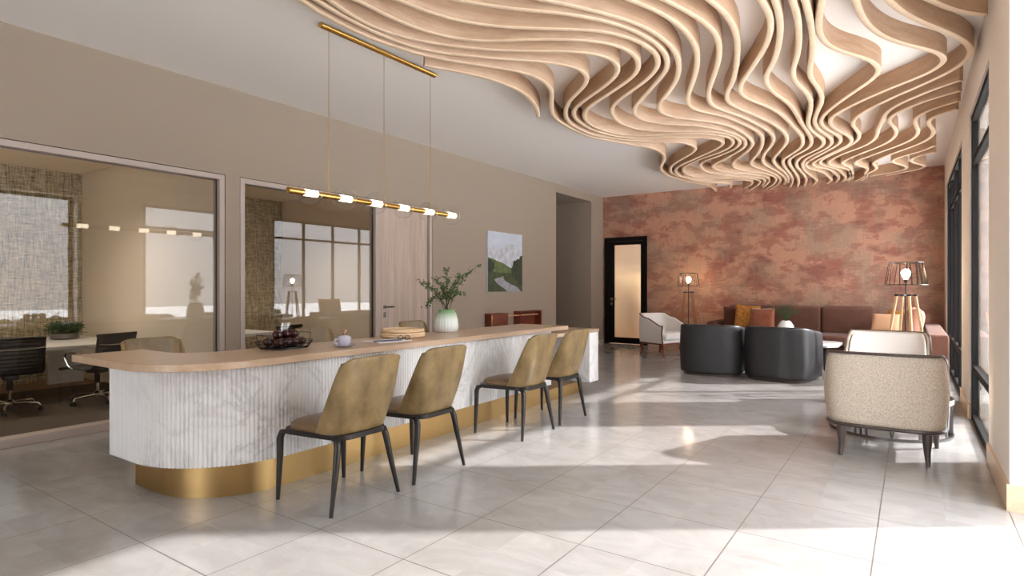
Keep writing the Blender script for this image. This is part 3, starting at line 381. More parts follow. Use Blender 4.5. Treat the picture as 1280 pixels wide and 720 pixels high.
# ================================================================== THE SETTING
HZ = 3.335
def slabs(mb, axis, p0, p1, a0, a1, z0, z1, holes):
    """wall between planes p0..p1, along a0..a1, with rectangular holes (a, b, zlo, zhi)"""
    cuts = sorted({a0, a1, *[h[0] for h in holes], *[h[1] for h in holes]})
    for a, b in zip(cuts, cuts[1:]):
        hs = [h for h in holes if h[0] < (a+b)/2 < h[1]]
        spans = [(z0, z1)]
        for h in hs:
            spans = [q for s, e in spans for q in ((s, min(e, h[2])), (max(s, h[3]), e)) if q[1]-q[0] > 1e-4]
        for s, e in spans:
            if axis == 'y': mb.box(p0, p1, a, b, s, e)
            else: mb.box(a, b, p0, p1, s, e)
XL, YB, XR = -5.87, 12.35, .455
mb = MB(); mb.box(-6.02, .95, -4.1, 12.5, -.12, 0); struct(mb.build('floor', M['floor'], smooth=False))
mb = MB(); mb.box(-6.1, .95, -4.2, 12.5, HZ, HZ+.15); struct(mb.build('ceiling', M['ceil'], smooth=False))
mb = MB(); slabs(mb, 'y', XL-.15, XL, -4.1, 12.5, 0, HZ, [(-1.0, 3.362, 0, 2.43), (3.52, 6.543, 0, 2.43), (10.19, 11.745, 0, 3.17)])
struct(mb.build('wall_left', M['wall'], smooth=False))
mb = MB(); slabs(mb, 'x', YB, YB+.15, XL, .95, 0, HZ, [(-5.80, -4.83, 0, 2.39)])
struct(mb.build('wall_back', M['wallpaper'], smooth=False))
mb = MB(); slabs(mb, 'y', XR, XR+.36, -4.1, 12.35, 0, HZ, [(8.2, 11.7, 0, 2.9), (5.4, 7.13, 0, 2.9), (2.4, 4.32, 0, 2.9)])
struct(mb.build('wall_right', M['pilaster'], smooth=False))
mb = MB(); slabs(mb, 'x', -4.25, -4.1, -6.1, .95, 0, HZ, [(-4.0, -1.3, 0, 2.9)]); struct(mb.build('wall_front', M['ceil'], smooth=False))  # unseen wall, white for extra bounce; opening made for the added fill window
# terrace outside the windows
mb = MB(); mb.box(.955, 30, -25, 35, -.3, -.02); mb.box(-12, .955, -25, -4.26, -.3, -.02); struct(mb.build('ground', M['terrace'], smooth=False))
# oak skirtings
mb = MB()
for a, b in ((4.32, 5.4), (7.13, 8.2), (11.7, 12.35), (-4.0, 2.4)):
    mb.box(XR-.014, XR, a-.014 if a > .5 else a, b, 0, .15)
for y in (4.32,): mb.box(XR, XR+.19, y-.014, y, 0, .15)
for y in (7.13,): mb.box(XR, XR+.03, y-.012, y, 0, .15)
struct(mb.build('baseboard_right', M['basewood'], smooth=False))
mb = MB(); mb.box(-4.78, .44, YB-.012, YB, 0, .10); struct(mb.build('baseboard_back', M['basewood'], smooth=False))
mb = MB(); mb.box(XL, XL+.012, 6.56, 10.17, 0, .08); mb.box(XL, XL+.012, 11.76, 12.34, 0, .08); struct(mb.build('baseboard_left', M['trim'], smooth=False))

def frame_y(mb, x0, x1, a, b, z0, z1, t):
    """rectangular frame in a plane of constant x"""
    mb.box(x0, x1, a, a+t, z0, z1, .003, 1); mb.box(x0, x1, b-t, b, z0, z1, .003, 1)
    mb.box(x0, x1, a+t, b-t, z1-t, z1, .003, 1); mb.box(x0, x1, a+t, b-t, z0, z0+t, .003, 1)
# glazed partitions of the two meeting rooms
def partition(name, a, b, lastpost=None):
    w = thing(name, None, None, (0,0,0), kind='structure')
    mb = MB(); g = .006; z1 = 2.424
    mb.box(-6.0, XL-.004, a+g, a+.06, 0, z1, .002, 1); mb.box(-6.0, XL-.004, a+.06, b-.06, z1-.052, z1, .002, 1)
    mb.box(-6.0, XL-.004, b-.06, b-g, 0, z1, .002, 1)
    mb.box(-6.0, XL+.01, a+.06, (lastpost or b)-.06, 0, .07, .002, 1)
    if lastpost: mb.box(-6.0, XL-.004, lastpost-.025, lastpost+.03, 0, z1, .002, 1)
    mb.build('window_frame', M['trim'], w)
    mb = MB(); mb.box(-5.942, -5.930, a+.055, (lastpost or b)-(.02 if lastpost else .055), .06, 2.38); mb.build('pane', M['officeglass'], w, smooth=False)
    mb = MB()
    for y in (a+.0605, (lastpost-.0255 if lastpost else b-.0605)): mb.box(-5.95, -5.92, y-.0015, y+.0015, .07, 2.372)
    mb.box(-5.95, -5.92, a+.06, (lastpost or b)-.06, 2.369, 2.372)
    mb.build('seal', M['darkwood'], w, smooth=False)
    return w
partition('window_1', -1.0, 3.362); partition('window_2', 3.52, 6.543, 5.45)
d = thing('door_1', None, None, (0,0,0), kind='structure')
mb = MB(); mb.box(-5.96, -5.91, 5.49, 6.47, .008, 2.365, .003, 1); mb.build('door_leaf', M['doorwood'], d, smooth=False)
mb = MB(); mb.tube([(-5.91,5.62,1.0),(-5.862,5.62,1.0)], .009); mb.tube([(-5.865,5.612,1.0),(-5.865,5.75,1.0)], .009); mb.lathe([(.0,0),(.026,0),(.026,.008),(0,.008)], 20, M=T(-5.91,5.62,1.0) @ Ry(PI/2), cap=False)
mb.box(-5.91,-5.903,5.6,5.64,.86,.93,.003); mb.build('door_handle', M['pewter'], d)

# big windows to the terrace: black aluminium with a transom and a low rail
def window(name, a, b, x, mull, bars=True):
    w = thing(name, None, None, (0,0,0), kind='structure')
    mb = MB(); frame_y(mb, x, x+.06, a+.002, b-.002, .001, 2.895, .055)
    if bars: mb.box(x, x+.06, a+.057, b-.057, 2.42, 2.47, .003, 1); mb.box(x, x+.06, a+.057, b-.057, .47, .53, .003, 1)
    for y in mull: mb.box(x+.001, x+.061, y-.028, y+.028, .056, 2.84, .003, 1)
    mb.build('window_frame', M['frameblack'], w, smooth=False)
    mb = MB(); mb.box(x+.024, x+.034, a+.05, b-.05, .05, 2.85); mb.build('pane', M['glass'], w, smooth=False)
window('window_3', 8.2, 11.7, .47, (9.07, 9.95, 10.83)); window('window_4', 5.4, 7.13, .47, ()); window('window_5', 2.4, 4.32, .66, (), False)

def fill_window_back(name, a, b):  # invented window behind the camera, added to balance the room light
    w = thing(name, None, None, (0,0,0), kind='structure'); mb = MB()
    for q in ((a+.002, a+.057, .001, 2.895), (b-.057, b-.002, .001, 2.895), (a+.057, b-.057, 2.84, 2.895), (a+.057, b-.057, .001, .056), ((a+b)/2-.025, (a+b)/2+.025, .056, 2.84)): mb.box(q[0], q[1], -4.2, -4.14, q[2], q[3], .003, 1)
    mb.build('window_frame', M['frameblack'], w, smooth=False)
    mb = MB(); mb.box(a+.05, b-.05, -4.175, -4.165, .05, 2.85); mb.build('pane', M['glass'], w, smooth=False)
fill_window_back('fill_window', -4.0, -1.3)

# back door: black frame, frosted glass
d = thing('door_2', None, None, (0,0,0), kind='structure')
mb = MB(); x0, x1, z1 = -5.825, -4.81, 2.40
for q in ((x0, x0+.09, 0, z1), (x1-.09, x1, 0, z1), (x0+.09, x1-.09, z1-.09, z1)): mb.box(q[0], q[1], YB-.03, YB+.1, q[2], q[3], .004, 1)
mb.build('door_frame', M['frameblack'], d, smooth=False)
mb = MB(); x0, x1 = -5.73, -4.905
for q in ((x0, -5.589, .01, 2.305), (-4.957, x1, .01, 2.305), (-5.589, -4.957, 2.225, 2.305), (-5.589, -4.957, .01, .145)): mb.box(q[0], q[1], YB-.01, YB+.035, q[2], q[3], .003, 1)
mb.build('door_leaf', M['frameblack'], d, smooth=False)
mb = MB(); mb.box(-5.595, -4.95, YB+.008, YB+.018, .14, 2.23); mb.build('pane', M['frost'], d, smooth=False)
mb = MB(); mb.box(-5.675,-5.625,YB-.02,YB-.012,.97,1.04,.003); mb.box(-5.675,-5.625,YB-.02,YB-.012,.87,.93,.003)
mb.tube([(-5.65,YB-.015,1.005),(-5.65,YB-.06,1.005)], .01); mb.tube([(-5.655,YB-.055,1.005),(-5.52,YB-.055,1.005)], .009)
mb.build('door_handle', M['chrome'], d)
# room behind the back door
mb = MB(); mb.box(-6.6,-6.5,12.5,15,0,2.8); mb.box(-3.6,-3.5,12.5,15,0,2.8); mb.box(-6.6,-3.5,15,15.1,0,2.8); mb.box(-6.6,-3.5,12.5,15.1,2.8,2.9)
struct(mb.build('wall_lobby', M['ceil'], smooth=False))
mb = MB(); mb.box(-6.6,-3.5,12.5,15.1,-.1,0); struct(mb.build('floor_lobby', M['officefloor'], smooth=False))
mb = MB(); mb.box(-6.3,-5.25,13.0,13.4,0,1.6,.01); tag(mb.build('lobby_tint_block', M['rattan']), 'tan wooden cabinet added behind the frosted glass door to tint its pane', 'block')  # added block that gives the lit pane its tan fade lower left
# corridor behind the tall opening
mb = MB(); mb.box(-9.6, -6.02, 11.745, 11.85, 0, 3.17); mb.box(-9.7, -9.6, 10.1, 11.85, 0, 3.17); mb.box(-9.6, -6.02, 10.08, 10.19, 0, 3.17)
struct(mb.build('wall_corridor', M['wall'], smooth=False))
mb = MB(); mb.box(-9.7, -6.02, 10.08, 11.85, 3.17, 3.27); struct(mb.build('ceiling_corridor', M['wall'], smooth=False))
mb = MB(); mb.box(-9.7, -6.02, 10.08, 11.85, -.12, 0); struct(mb.build('floor_corridor', M['floor'], smooth=False))
# meeting rooms
OX, OC = -9.63, 2.85
mb = MB(); mb.box(OX-.1, OX, -1.6, 6.7, 0, OC); struct(mb.build('wall_tweed', M['tweed'], smooth=False))
mb = MB(); mb.box(OX, -6.02, 3.43, 3.50, 0, OC); mb.box(OX, -6.02, 6.60, 6.70, 0, OC); mb.box(OX, -6.02, -1.6, -1.5, 0, OC)
struct(mb.build('wall_office', M['officewall'], smooth=False))
mb = MB(); mb.box(OX-.1, -6.02, -1.6, 6.7, OC, OC+.1); struct(mb.build('ceiling_office', M['officeceil'], smooth=False))
mb = MB(); mb.box(OX-.1, -6.02, -1.6, 6.7, -.12, -.002); struct(mb.build('floor_office', M['officefloor'], smooth=False))
mb = MB(); mb.box(-8.9, -6.03, -1.5, 3.42, -.002, .006); mb.box(-8.9, -6.03, 3.51, 6.59, -.002, .006); struct(mb.build('floor_carpet', M['carpet'], smooth=False))
def downlight(x, y, z, label, s=1):
    o = thing('downlight', label, 'ceiling light', (x, y, z), group='recessed downlights')
    mb = MB(); mb.lathe([(.085,-.002),(.085,-.012),(.065,-.014),(.06,-.004),(.06,-.002)], 24, cap=False); mb.build('trim_ring', M['whitelam'], o)
    mb = MB(); mb.lathe([(.0,-.004),(.06,-.004),(.06,-.006),(0,-.006)], 24, cap=False); mb.build('lens', M['downglow'], o)
    L = bpy.data.lights.new('downlight_lamp', 'SPOT'); L.energy = 60*s; L.spot_size = 2.3; L.spot_blend = .8; L.color = (1,.89,.76); L.shadow_soft_size = .06
    lo = bpy.data.objects.new('downlight_lamp', L); COL.objects.link(lo); lo.location = (0,0,-.03); lo.parent = o
downlight(-7.7, 2.2, OC, 'recessed downlight in the first meeting room, by its cream wall', 1.3)
downlight(-8.3, .4, OC, 'recessed downlight in the first meeting room, above the first office chair', 1.6)
downlight(-7.9, 5.2, OC, 'recessed downlight in the second meeting room, by its cream wall', 1.5)
downlight(-5.05, 13.1, 2.8, 'recessed downlight in the lobby behind the frosted glass door', 11)

# ================================================================== CEILING INSTALLATION
wv = thing('ceiling_sculpture', 'sweeping wave-shaped installation of curved oak plywood ribbons fixed to the white ceiling', 'ceiling sculpture', (0,0,0))
for c in WAVES:
    P = [Vector((c[i], c[i+1])) for i in range(0, len(c), 2)]
    fine = []
    for i in range(len(P)-1):
        p0, p1, p2, p3 = P[max(i-1,0)], P[i], P[i+1], P[min(i+2, len(P)-1)]
        for k in range(4):
            t = k/4
            fine.append(.5*((2*p1)+(-p0+p2)*t+(2*p0-5*p1+4*p2-p3)*t*t+(-p0+3*p1-3*p2+p3)*t**3))
    fine.append(P[-1])
    fine = [(min(p.x, .42), min(p.y, 12.325)) for p in fine]
    f2 = [fine[0]]
    for p in fine[1:]:
        if math.dist(p, f2[-1]) > .012: f2.append(p)
    w = .0235
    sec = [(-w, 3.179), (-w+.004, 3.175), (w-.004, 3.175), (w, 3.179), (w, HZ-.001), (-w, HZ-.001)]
    mb = MB(); mb.sweep(f2, sec, mis=[1,1,1,0,0,0]); mb.build('ribbon', [M['ribface'], M['ribedge_bounce']], wv, ang=50)

# ================================================================== BAR COUNTER
bc = thing('bar_counter', 'long island counter with pale oak top, white fluted marble front and brass plinth', 'counter', (0,0,0))
def arc(cx, cy, r, a0, a1, n=24): return [(cx+r*math.cos(a0+(a1-a0)*k/n), cy+r*math.sin(a0+(a1-a0)*k/n)) for k in range(n+1)]
top = [(-4.325,1.485)] + arc(-3.65, 1.985, .5, -PI/2, 0) + [(-3.15,5.74), (-3.77,5.74)] + arc(-4.02, 2.15, .25, 0, -PI/2, 10) + [(-4.325,1.9)]
mb = MB(); mb.prism(top, .798, .84); mb.build('countertop', M['counterwood'], bc, ang=30, mods=[('BEVEL', dict(width=.003, segments=2, limit_method='ANGLE'))])
path = [(-4.15,1.62)] + arc(-3.8, 2.22, .6, -PI/2, 0, 60) + [(-3.2,5.46)]
L = [0]
for a, b in zip(path, path[1:]): L.append(L[-1]+math.dist(a, b))
nf = int(L[-1]/.0255); pts = []; j = 0
for k in range(nf*6+1):
    t = L[-1]*k/(nf*6)
    while j < len(L)-2 and L[j+1] < t: j += 1
    f = (t-L[j])/(L[j+1]-L[j]); a, b = path[j], path[j+1]
    dx, dy = b[0]-a[0], b[1]-a[1]; n = math.hypot(dx, dy)
    h = .010*(abs(math.sin(PI*k/6))**.6-1)
    pts.append((a[0]+f*dx+dy/n*h, a[1]+f*dy-dx/n*h))
mb = MB(); mb.prism(pts + [(-3.72,5.46), (-3.72,2.1), (-3.95,1.85), (-4.15,1.85)], .22, .798)
mb.build('fluted_front', M['marble'], bc, ang=70)
mb = MB(); mb.prism([(-4.12,1.76)] + arc(-3.82, 2.26, .5, -PI/2, 0, 40) + [(-3.32,5.46), (-3.66,5.46), (-3.66,2.05), (-4.12,1.84)], 0, .22)
mb.box(-3.66, -3.32, 5.46, 6.41, 0, .13); mb.build('plinth', M['gold'], bc, ang=30)
mb = MB(); mb.box(-3.95, -3.17, 5.47, 6.56, .722, .76, .003); mb.build('desk_top', M['counterwood'], bc)
mb = MB(); mb.box(-3.93, -3.175, 6.31, 6.545, .13, .722, .003); mb.build('end_panel', M['marble'], bc)

# ================================================================== DINING CHAIRS
def dining_chair(label):
    r = thing('dining_chair', label, 'chair', group='leather dining chairs around the counter')
    mb = MB()                                      # seat cushion
    def f(u, v):
        a = 2*PI*u; k = v
        x = -.005+.215*spw(math.cos(a), .55); y = .215*spw(math.sin(a), .55)*(1+.14*x/.2)
        prof = [(1.0,.432), (1.02,.445), (.99,.462), (.9,.474), (.6,.480), (.02,.482)][int(round(k*5))]
        return Vector((.01+(x-.01)*prof[0], y*prof[0], prof[1]+.004*(1 if k > .7 else 0)))
    mb.grid(f, 48, 6, cu=True); mb.prism([tuple(f(k/48, 0).xy) for k in range(48)], .428, .433)
    mb.build('seat', M['leatherseat'], r)
    mb = MB()                                      # wrapped back shell
    def g(u, v):
        s = 2*u-1; a = s*PI/2; t = v
        zt = .868-.026*abs(math.sin(a))**6; z = .432+(zt-.432)*t; t = (z-.432)/.436
        e = .150*(1-t)**.62+.008; w = .208-.004*t+.012*math.sin(PI*t)
        xr = -.235-.10*t-.02*math.sin(PI*t)
        x = xr+e*(1-abs(math.cos(a))**.62); y = w*spw(math.sin(a), .66)
        return Vector((x, y, z))
    mb.grid(g, 41, 16)
    mb.build('backrest', M['leather'], r, ang=60, mods=[('SOLIDIFY', dict(thickness=.024, offset=0)), ('BEVEL', dict(width=.006, segments=2, limit_method='ANGLE'))])
    mb = MB(); mb.sweep([(x_, y_*(1+.14*x_/.2)) for x_, y_ in rrect(-.245, .215, -.205, .205, .08, 6)], [(-.014,.398), (.012,.398), (.015,.428), (-.014,.428)], closed=True)
    mb.build('seat_frame', M['blackmetal'], r)
    for x, y, k in ((-.26,.255,1), (-.26,-.255,-1), (.235,.245,1), (.235,-.245,-1)):
        q = -1 if x < 0 else 1
        mb = MB(); wy = .232 if q > 0 else .178
        mb.tube([(q*.12, k*(wy-.004), .414), (q*.17, k*wy, .412), (q*.212, k*wy, .400), (q*.226, k*(wy+.004), .365), (q*.226*.7+x*.3, k*(wy*.7+abs(y)*.3), .255), (x, y, 0)], [.010, .014, .020, .021, .0185, .0115], 10)
        mb.build('leg', M['blackmetal'], r, ang=60)
    return r
ch = dining_chair('olive leather chair at the marble front, nearest the rounded counter corner')
ch.location = (-2.885, 2.355, 0); ch.rotation_euler = (0,0,PI)
for x, y, a, l in ((-2.89, 3.005, PI, 'olive leather chair at the marble front, second from the rounded counter corner'),
                   (-2.90, 4.285, PI, 'olive leather chair at the marble front, between the wide gap and the last chair'),
                   (-2.92, 4.94, PI, 'olive leather chair at the marble front, beside the low marble end of the counter'),
                   (-4.62, 2.22, 0, 'olive leather chair behind the counter, its back in front of the swivel office chair'),
                   (-4.62, 3.72, 0, 'olive leather chair behind the counter, seen between the plum basket and the cup'),
                   (-4.62, 5.13, 0, 'olive leather chair behind the counter, seen between the tan boxes and the vase')):
    dup(ch, (x, y, 0), a, l)

# ================================================================== THINGS ON THE COUNTER
CT = .84
# wire basket with plums
b = thing('fruit_basket', 'low black wire basket full of dark plums on the oak countertop', 'basket', (-3.585, 2.475, CT+.0015), .12)
mb = MB(); mb.sweep(rrect(-.10,.10,-.13,.13,.05), [(-.004,.001), (.004,.001), (.004,.008), (-.004,.008)], closed=True)
mb.box(-.095,.095,-.125,.125,.004,.012,.003); mb.build('tray', M['blacklac'], b)
mb = MB()
def ring(z, s): return [(x*s, y*s, z) for x, y in rrect(-.11,.11,-.15,.15,.055)]
for z, s in ((.03,1.08), (.052,1.16)): mb.tube(ring(z, s), .0028, 6, closed=True)
for k in range(28):
    p = ring(0, .93)[k]; q = ring(.052, 1.16)[k]; mb.tube([p, q], .002, 5)
for s in (-1, 1): mb.tube([(-.06, s*.172, .052), (-.055, s*.185, .10), (.055, s*.185, .10), (.06, s*.172, .052)], .003, 6)
mb.build('wire_rim', M['blacklac'], b)
i = 0
for x, y, z in ((-.05,-.095,.046), (-.05,-.025,.046), (-.05,.045,.046), (-.045,.108,.046), (.045,-.09,.046), (.045,-.02,.046), (.045,.05,.046), (.045,.108,.046), (0,-.06,.098), (0,.012,.1), (0,.08,.098)):
    mb = MB(); r = .034; mb.lathe([(max(.0005, r*math.sin(PI*k/12)*(1-.0*k)), -r*math.cos(PI*k/12)*(.95 if k < 10 else .86)) for k in range(13)], 20)
    w = Matrix.Translation((-3.585, 2.475, CT)) @ Rz(.12)
    o = mb.build('plum', M['plum']); o.location = w @ Vector((x, y, z)); i += 1
    tag(o, 'dark red plum heaped among the others in the black wire basket', 'plum', 'plums in the basket')
# cup with saucer, lid and copper spoon
b = thing('tea_cup', 'pale lilac lidded cup on its saucer with a copper spoon handle', 'cup', (-3.325, 2.775, CT), .3)
mb = MB(); mb.lathe([(.0,.002),(.035,.0),(.05,.004),(.078,.016),(.08,.019),(.05,.010),(0,.008)], 40, cap=False); mb.build('saucer', M['porcelain'], b)
mb = MB(); mb.lathe([(.0,.01),(.026,.01),(.032,.016),(.044,.035),(.048,.06),(.046,.066),(.044,.062),(0,.05)], 40, cap=False); mb.build('bowl', M['porcelain'], b)
mb = MB(); mb.lathe([(.047,.066),(.044,.072),(.03,.08),(.01,.084),(.0,.085)], 32, cap=False); mb.build('lid', M['porcelain'], b)
mb = MB(); mb.tube([(-.02,-.044,.058),(-.03,-.066,.058),(-.032,-.072,.042),(-.026,-.06,.026),(-.02,-.04,.026)], .0045, 8); mb.build('handle', M['porcelain'], b)
mb = MB(); mb.tube([(0,-.01,.083),(-.005,.004,.098),(0,.02,.112)], .004, 8); mb.lathe([(.0,0),(.008,.004),(.008,.012),(0,.016)], 12, c=(0,.02,.106), cap=False); mb.build('spoon_handle', M['copper'], b)
# flat paper, booklet and pen
mb = MB(); mb.box(-.11,.11,-.15,.17,0,.006,.002); o = mb.build('magazine', M['paper']); o.location = (-3.40,3.25,CT); o.rotation_euler = (0,0,-.1)
tag(o, 'thin white magazine lying on the counter beside the tan boxes', 'magazine')
mb = MB(); mb.box(-.018,.018,-.14,.08,.0,.008,.003); mb.box(-.010,.010,-.13,.06,.008,.0105,.001); o = mb.build('letter_opener', M['bluegrey']); o.location = (-3.335,3.24,CT+.006); o.rotation_euler = (0,0,-.35)
tag(o, 'slim blue grey strip lying across the white magazine', 'stationery')
b = thing('reading_glasses', 'black folded reading glasses lying at the far end of the white magazine', 'glasses', (-3.32,3.36,CT+.006), -.3)
mb = MB()
for s in (-1,1): mb.tube([(.003, s*.03+.022*math.cos(a), .02+.016*math.sin(a)) for a in [2*PI*k/16 for k in range(16)]], .0026, 6, closed=True)
mb.tube([(.003,-.009,.022),(.004,0,.026),(.003,.009,.022)], .0022, 6); mb.build('rim', M['inkblack'], b)
for s in (-1,1):
    mb = MB(); mb.tube([(.002, s*.052, .024), (-.02, s*.05, .024), (-.028, 0, .01), (-.026, -s*.04, .004)], .002, 6); mb.build('temple', M['inkblack'], b)
# two stacked round rattan trays
for k, (r, z, h, l) in enumerate(((.185, 0, .042, 'round tan rattan tray on the counter, the lower of the two stacked'), (.175, .042, .03, 'round tan rattan tray stacked on top of the lower one'))):
    mb = MB()
    prof = [(0,.0),(r-.01,.0),(r,.006),(r+.002,h*.4),(r,h*.55),(r+.003,h*.8),(r-.002,h),(r-.012,h),(r-.014,h-.008),(0,h-.010)]
    mb.lathe(prof, 48, cap=False)
    for zz in (h*.3, h*.72): mb.tube([((r+.002)*math.cos(a), (r+.002)*math.sin(a), zz) for a in [2*PI*q/48 for q in range(48)]], .004, 6, closed=True)
    o = mb.build('rattan_tray', M['rattan']); o.location = (-3.60+.005*k, 3.63, CT+z); tag(o, l, 'tray', 'stacked rattan trays')

def leaves(mb, pts, n, size, spread, asp=.5, droop=0):
    for _ in range(n):
        p = Vector(random.choice(pts)) + Vector([random.gauss(0, spread) for _ in range(3)])
        d = Vector((random.gauss(0,1), random.gauss(0,1), random.gauss(.2,.7)-droop)).normalized(); e = d.cross(Vector((random.random(), random.random(), random.random()))).normalized()
        s = size*random.uniform(.7, 1.25); up = d.cross(e)*s*.12
        vs = [mb.bm.verts.new(q) for q in (p, p+d*s*.35+e*s*asp*.5+up, p+d*s*.75+e*s*asp*.38+up, p+d*s, p+d*s*.75-e*s*asp*.38+up, p+d*s*.35-e*s*asp*.5+up)]
        mb._f(vs)
# ribbed vase with branches
U = Vector((.827,.562,0)); W = Vector((-.562,.827,0))
b = thing('branch_vase', 'ribbed green-to-white vase holding leafy green branches on the oak countertop', 'vase', (-3.66, 4.27, CT))
mb = MB()
prof = [(0,.0),(.092,.0),(.104,.008),(.112,.035),(.113,.06),(.108,.11),(.097,.16),(.088,.183),(.078,.192),(.076,.198),(.080,.212),(.083,.216),(.074,.214),(.070,.2),(.05,.17)]
t = bmesh.new(); R = []
for r_, z in prof:
    R.append([t.verts.new((r_*(1+(.022*abs(math.sin(24*2*PI*k/192*.5)) if .005 < z < .19 else 0))*math.cos(2*PI*k/192), r_*(1+(.022*abs(math.sin(24*2*PI*k/192*.5)) if .005 < z < .19 else 0))*math.sin(2*PI*k/192), z)) for k in range(192)])
for A, B in zip(R, R[1:]):
    for k in range(192):
        try: t.faces.new([A[k], A[(k+1) % 192], B[(k+1) % 192], B[k]])
        except ValueError: pass
mb.add(t); mb.build('vase', M['vaseglass'], b, ang=60)
ms, ml = MB(), MB()
for lu, lw, hz in ((-.26,.0,.47), (-.20,.06,.42), (-.11,-.04,.50), (.0,.03,.60), (.03,-.05,.50), (.12,.05,.52), (.21,-.02,.56), (.30,.0,.62), (.17,-.06,.36), (-.20,-.03,.24), (-.05,.08,.42), (.10,-.04,.38)):
    end = U*lu+W*lw+Vector((0,0,hz)); base = Vector((random.uniform(-.02,.02), random.uniform(-.02,.02), .19))
    pts = []
    for k in range(11):
        q = k/10; p = base.lerp(end, q); p += Vector((0,0,.06*math.sin(PI*q)*(1 if hz > .3 else 1.8))) + U*(-.10*lu*math.sin(PI*q)); pts.append(p)
    ms.tube(pts, [.0028-.0018*k/10 for k in range(11)], 5)
    for k in range(4, 11):
        for s in (0, 1):
            if random.random() < .5:
                q = pts[k] + U*random.uniform(-.04,.04)+W*random.uniform(-.04,.04)+Vector((0,0,random.uniform(.0,.04)))
                ms.tube([pts[k], q], .0011, 4); leaves(ml, [pts[k].lerp(q, x/4) for x in range(5)], 7, .024, .006, .6)
    leaves(ml, pts[3:], 34, .025, .009, .62)
ms.build('stems', M['stem'], b); ml.build('leaves', M['leaf'], b, smooth=False)

# ================================================================== PENDANT LAMP
PX, PZ = -3.82, 1.985
b = thing('pendant_lamp', 'long brass bar pendant with six clear glass globes hanging over the counter', 'pendant lamp', (PX, 0, 0))
mb = MB()
mb.tube([(0,2.955,HZ-.022),(0,4.285,HZ-.022)], .03, 16, sy=.7); mb.build('canopy', M['brass'], b)
for y in (3.035, 3.624, 4.223):
    mb = MB(); mb.tube([(0,y,HZ-.03),(0,y,PZ+.02)], .0022, 6); mb.build('cord', M['brass'], b)
    mb = MB(); mb.lathe([(.0,-.006),(.008,-.006),(.008,.006),(0,.006)], 12, c=(0,y,HZ-.03), cap=False); mb.build('cord_grip', M['blackmetal'], b)
mb = MB(); mb.tube([(0,2.665,PZ),(0,4.60,PZ)], .0235, 20); mb.build('bar', M['brass'], b, ang=50)
for k in range(6):
    y = 2.86+k*.333
    mb = MB(); mb.tube([(0,y-.052,PZ),(0,y+.062,PZ)], .025, 20); mb.build('glow_tube', M['tubeglow'], b, ang=50)
    mb = MB(); R_ = .094; c = Vector((0, y, PZ))
    prof = []
    for q in range(3, 30):
        a = PI*q/32; prof.append((R_*math.sin(a), -R_*math.cos(a)))
    Mx = T(0, y, PZ) @ Rx(-PI/2)
    mb.lathe(prof, 40, M=Mx, cap=False)
    for z in (.030,.045,.058): 
        rr = math.sqrt(R_*R_-z*z)
        mb.tube([Mx @ Vector((rr*math.cos(2*PI*q/40), rr*math.sin(2*PI*q/40), z)) for q in range(40)], .0016, 5, closed=True)
    mb.build('globe', M['globe'], b, ang=60)

# ================================================================== WALL ART AND CONSOLE
b = thing('landscape_picture', 'unframed picture of snowy mountains and a path through green hills on the beige wall', 'picture', (XL, 7.87, 1.195))
m_sky = mat('picture sky', lin(206,212,222), .5, var=lin(188,196,210), vscale=(2,2,5)); m_snow = mat('picture snow', lin(214,216,222), .5, var=lin(168,170,178), vscale=(6,9,9), vdet=6)
m_hill = mat('picture hillside', lin(72,88,52), .5, var=lin(104,120,66), vscale=(9,9,12), vdet=6); m_dark = mat('picture trees', lin(26,38,26), .5, var=lin(50,66,42), vscale=(18,18,18), vdet=6)
m_grass = mat('picture grass', lin(66,82,48), .5, var=lin(42,56,36), vscale=(10,10,10), vdet=6); m_path = mat('picture path', lin(166,166,174), .5, var=lin(140,140,150), vscale=(14,14,14))
mb = MB(); mb.box(0, .03, 0, 1.043, 0, 1.02, .002, 1)
def poly(i, pts, off):
    mb.mi = i; vs = [((x-65)/320*1.043, max(0, min(1, (645-y)/550))*1.02) for x, y in pts]
    A = [mb.bm.verts.new((.0302+off, y, z)) for y, z in vs]; mb._f(A)
poly(1, [(65,262),(85,245),(112,234),(150,270),(200,315),(285,402),(285,460),(65,460)], .0006)
poly(1, [(120,330),(185,240),(215,222),(245,194),(285,190),(315,225),(345,238),(385,262),(385,460),(150,460)], .0003)
poly(2, [(65,334),(110,345),(150,365),(200,380),(240,405),(285,428),(300,520),(65,520)], .0010)
poly(4, [(65,450),(150,470),(285,470),(385,480),(385,645),(65,645)], .0014)
poly(3, [(65,350),(90,352),(120,380),(125,430),(100,460),(65,462)], .0018)
poly(3, [(280,490),(276,430),(290,400),(296,360),(312,345),(320,350),(335,330),(352,335),(362,306),(372,300),(385,296),(385,600),(340,560)], .0018)
poly(5, [(120,535),(140,522),(180,512),(208,500),(200,518),(220,545),(270,575),(330,600),(360,630),(372,645),(240,645),(200,610),(150,575)], .0022)
mb.build('canvas', [m_sky, m_snow, m_hill, m_dark, m_grass, m_path], b, smooth=False)

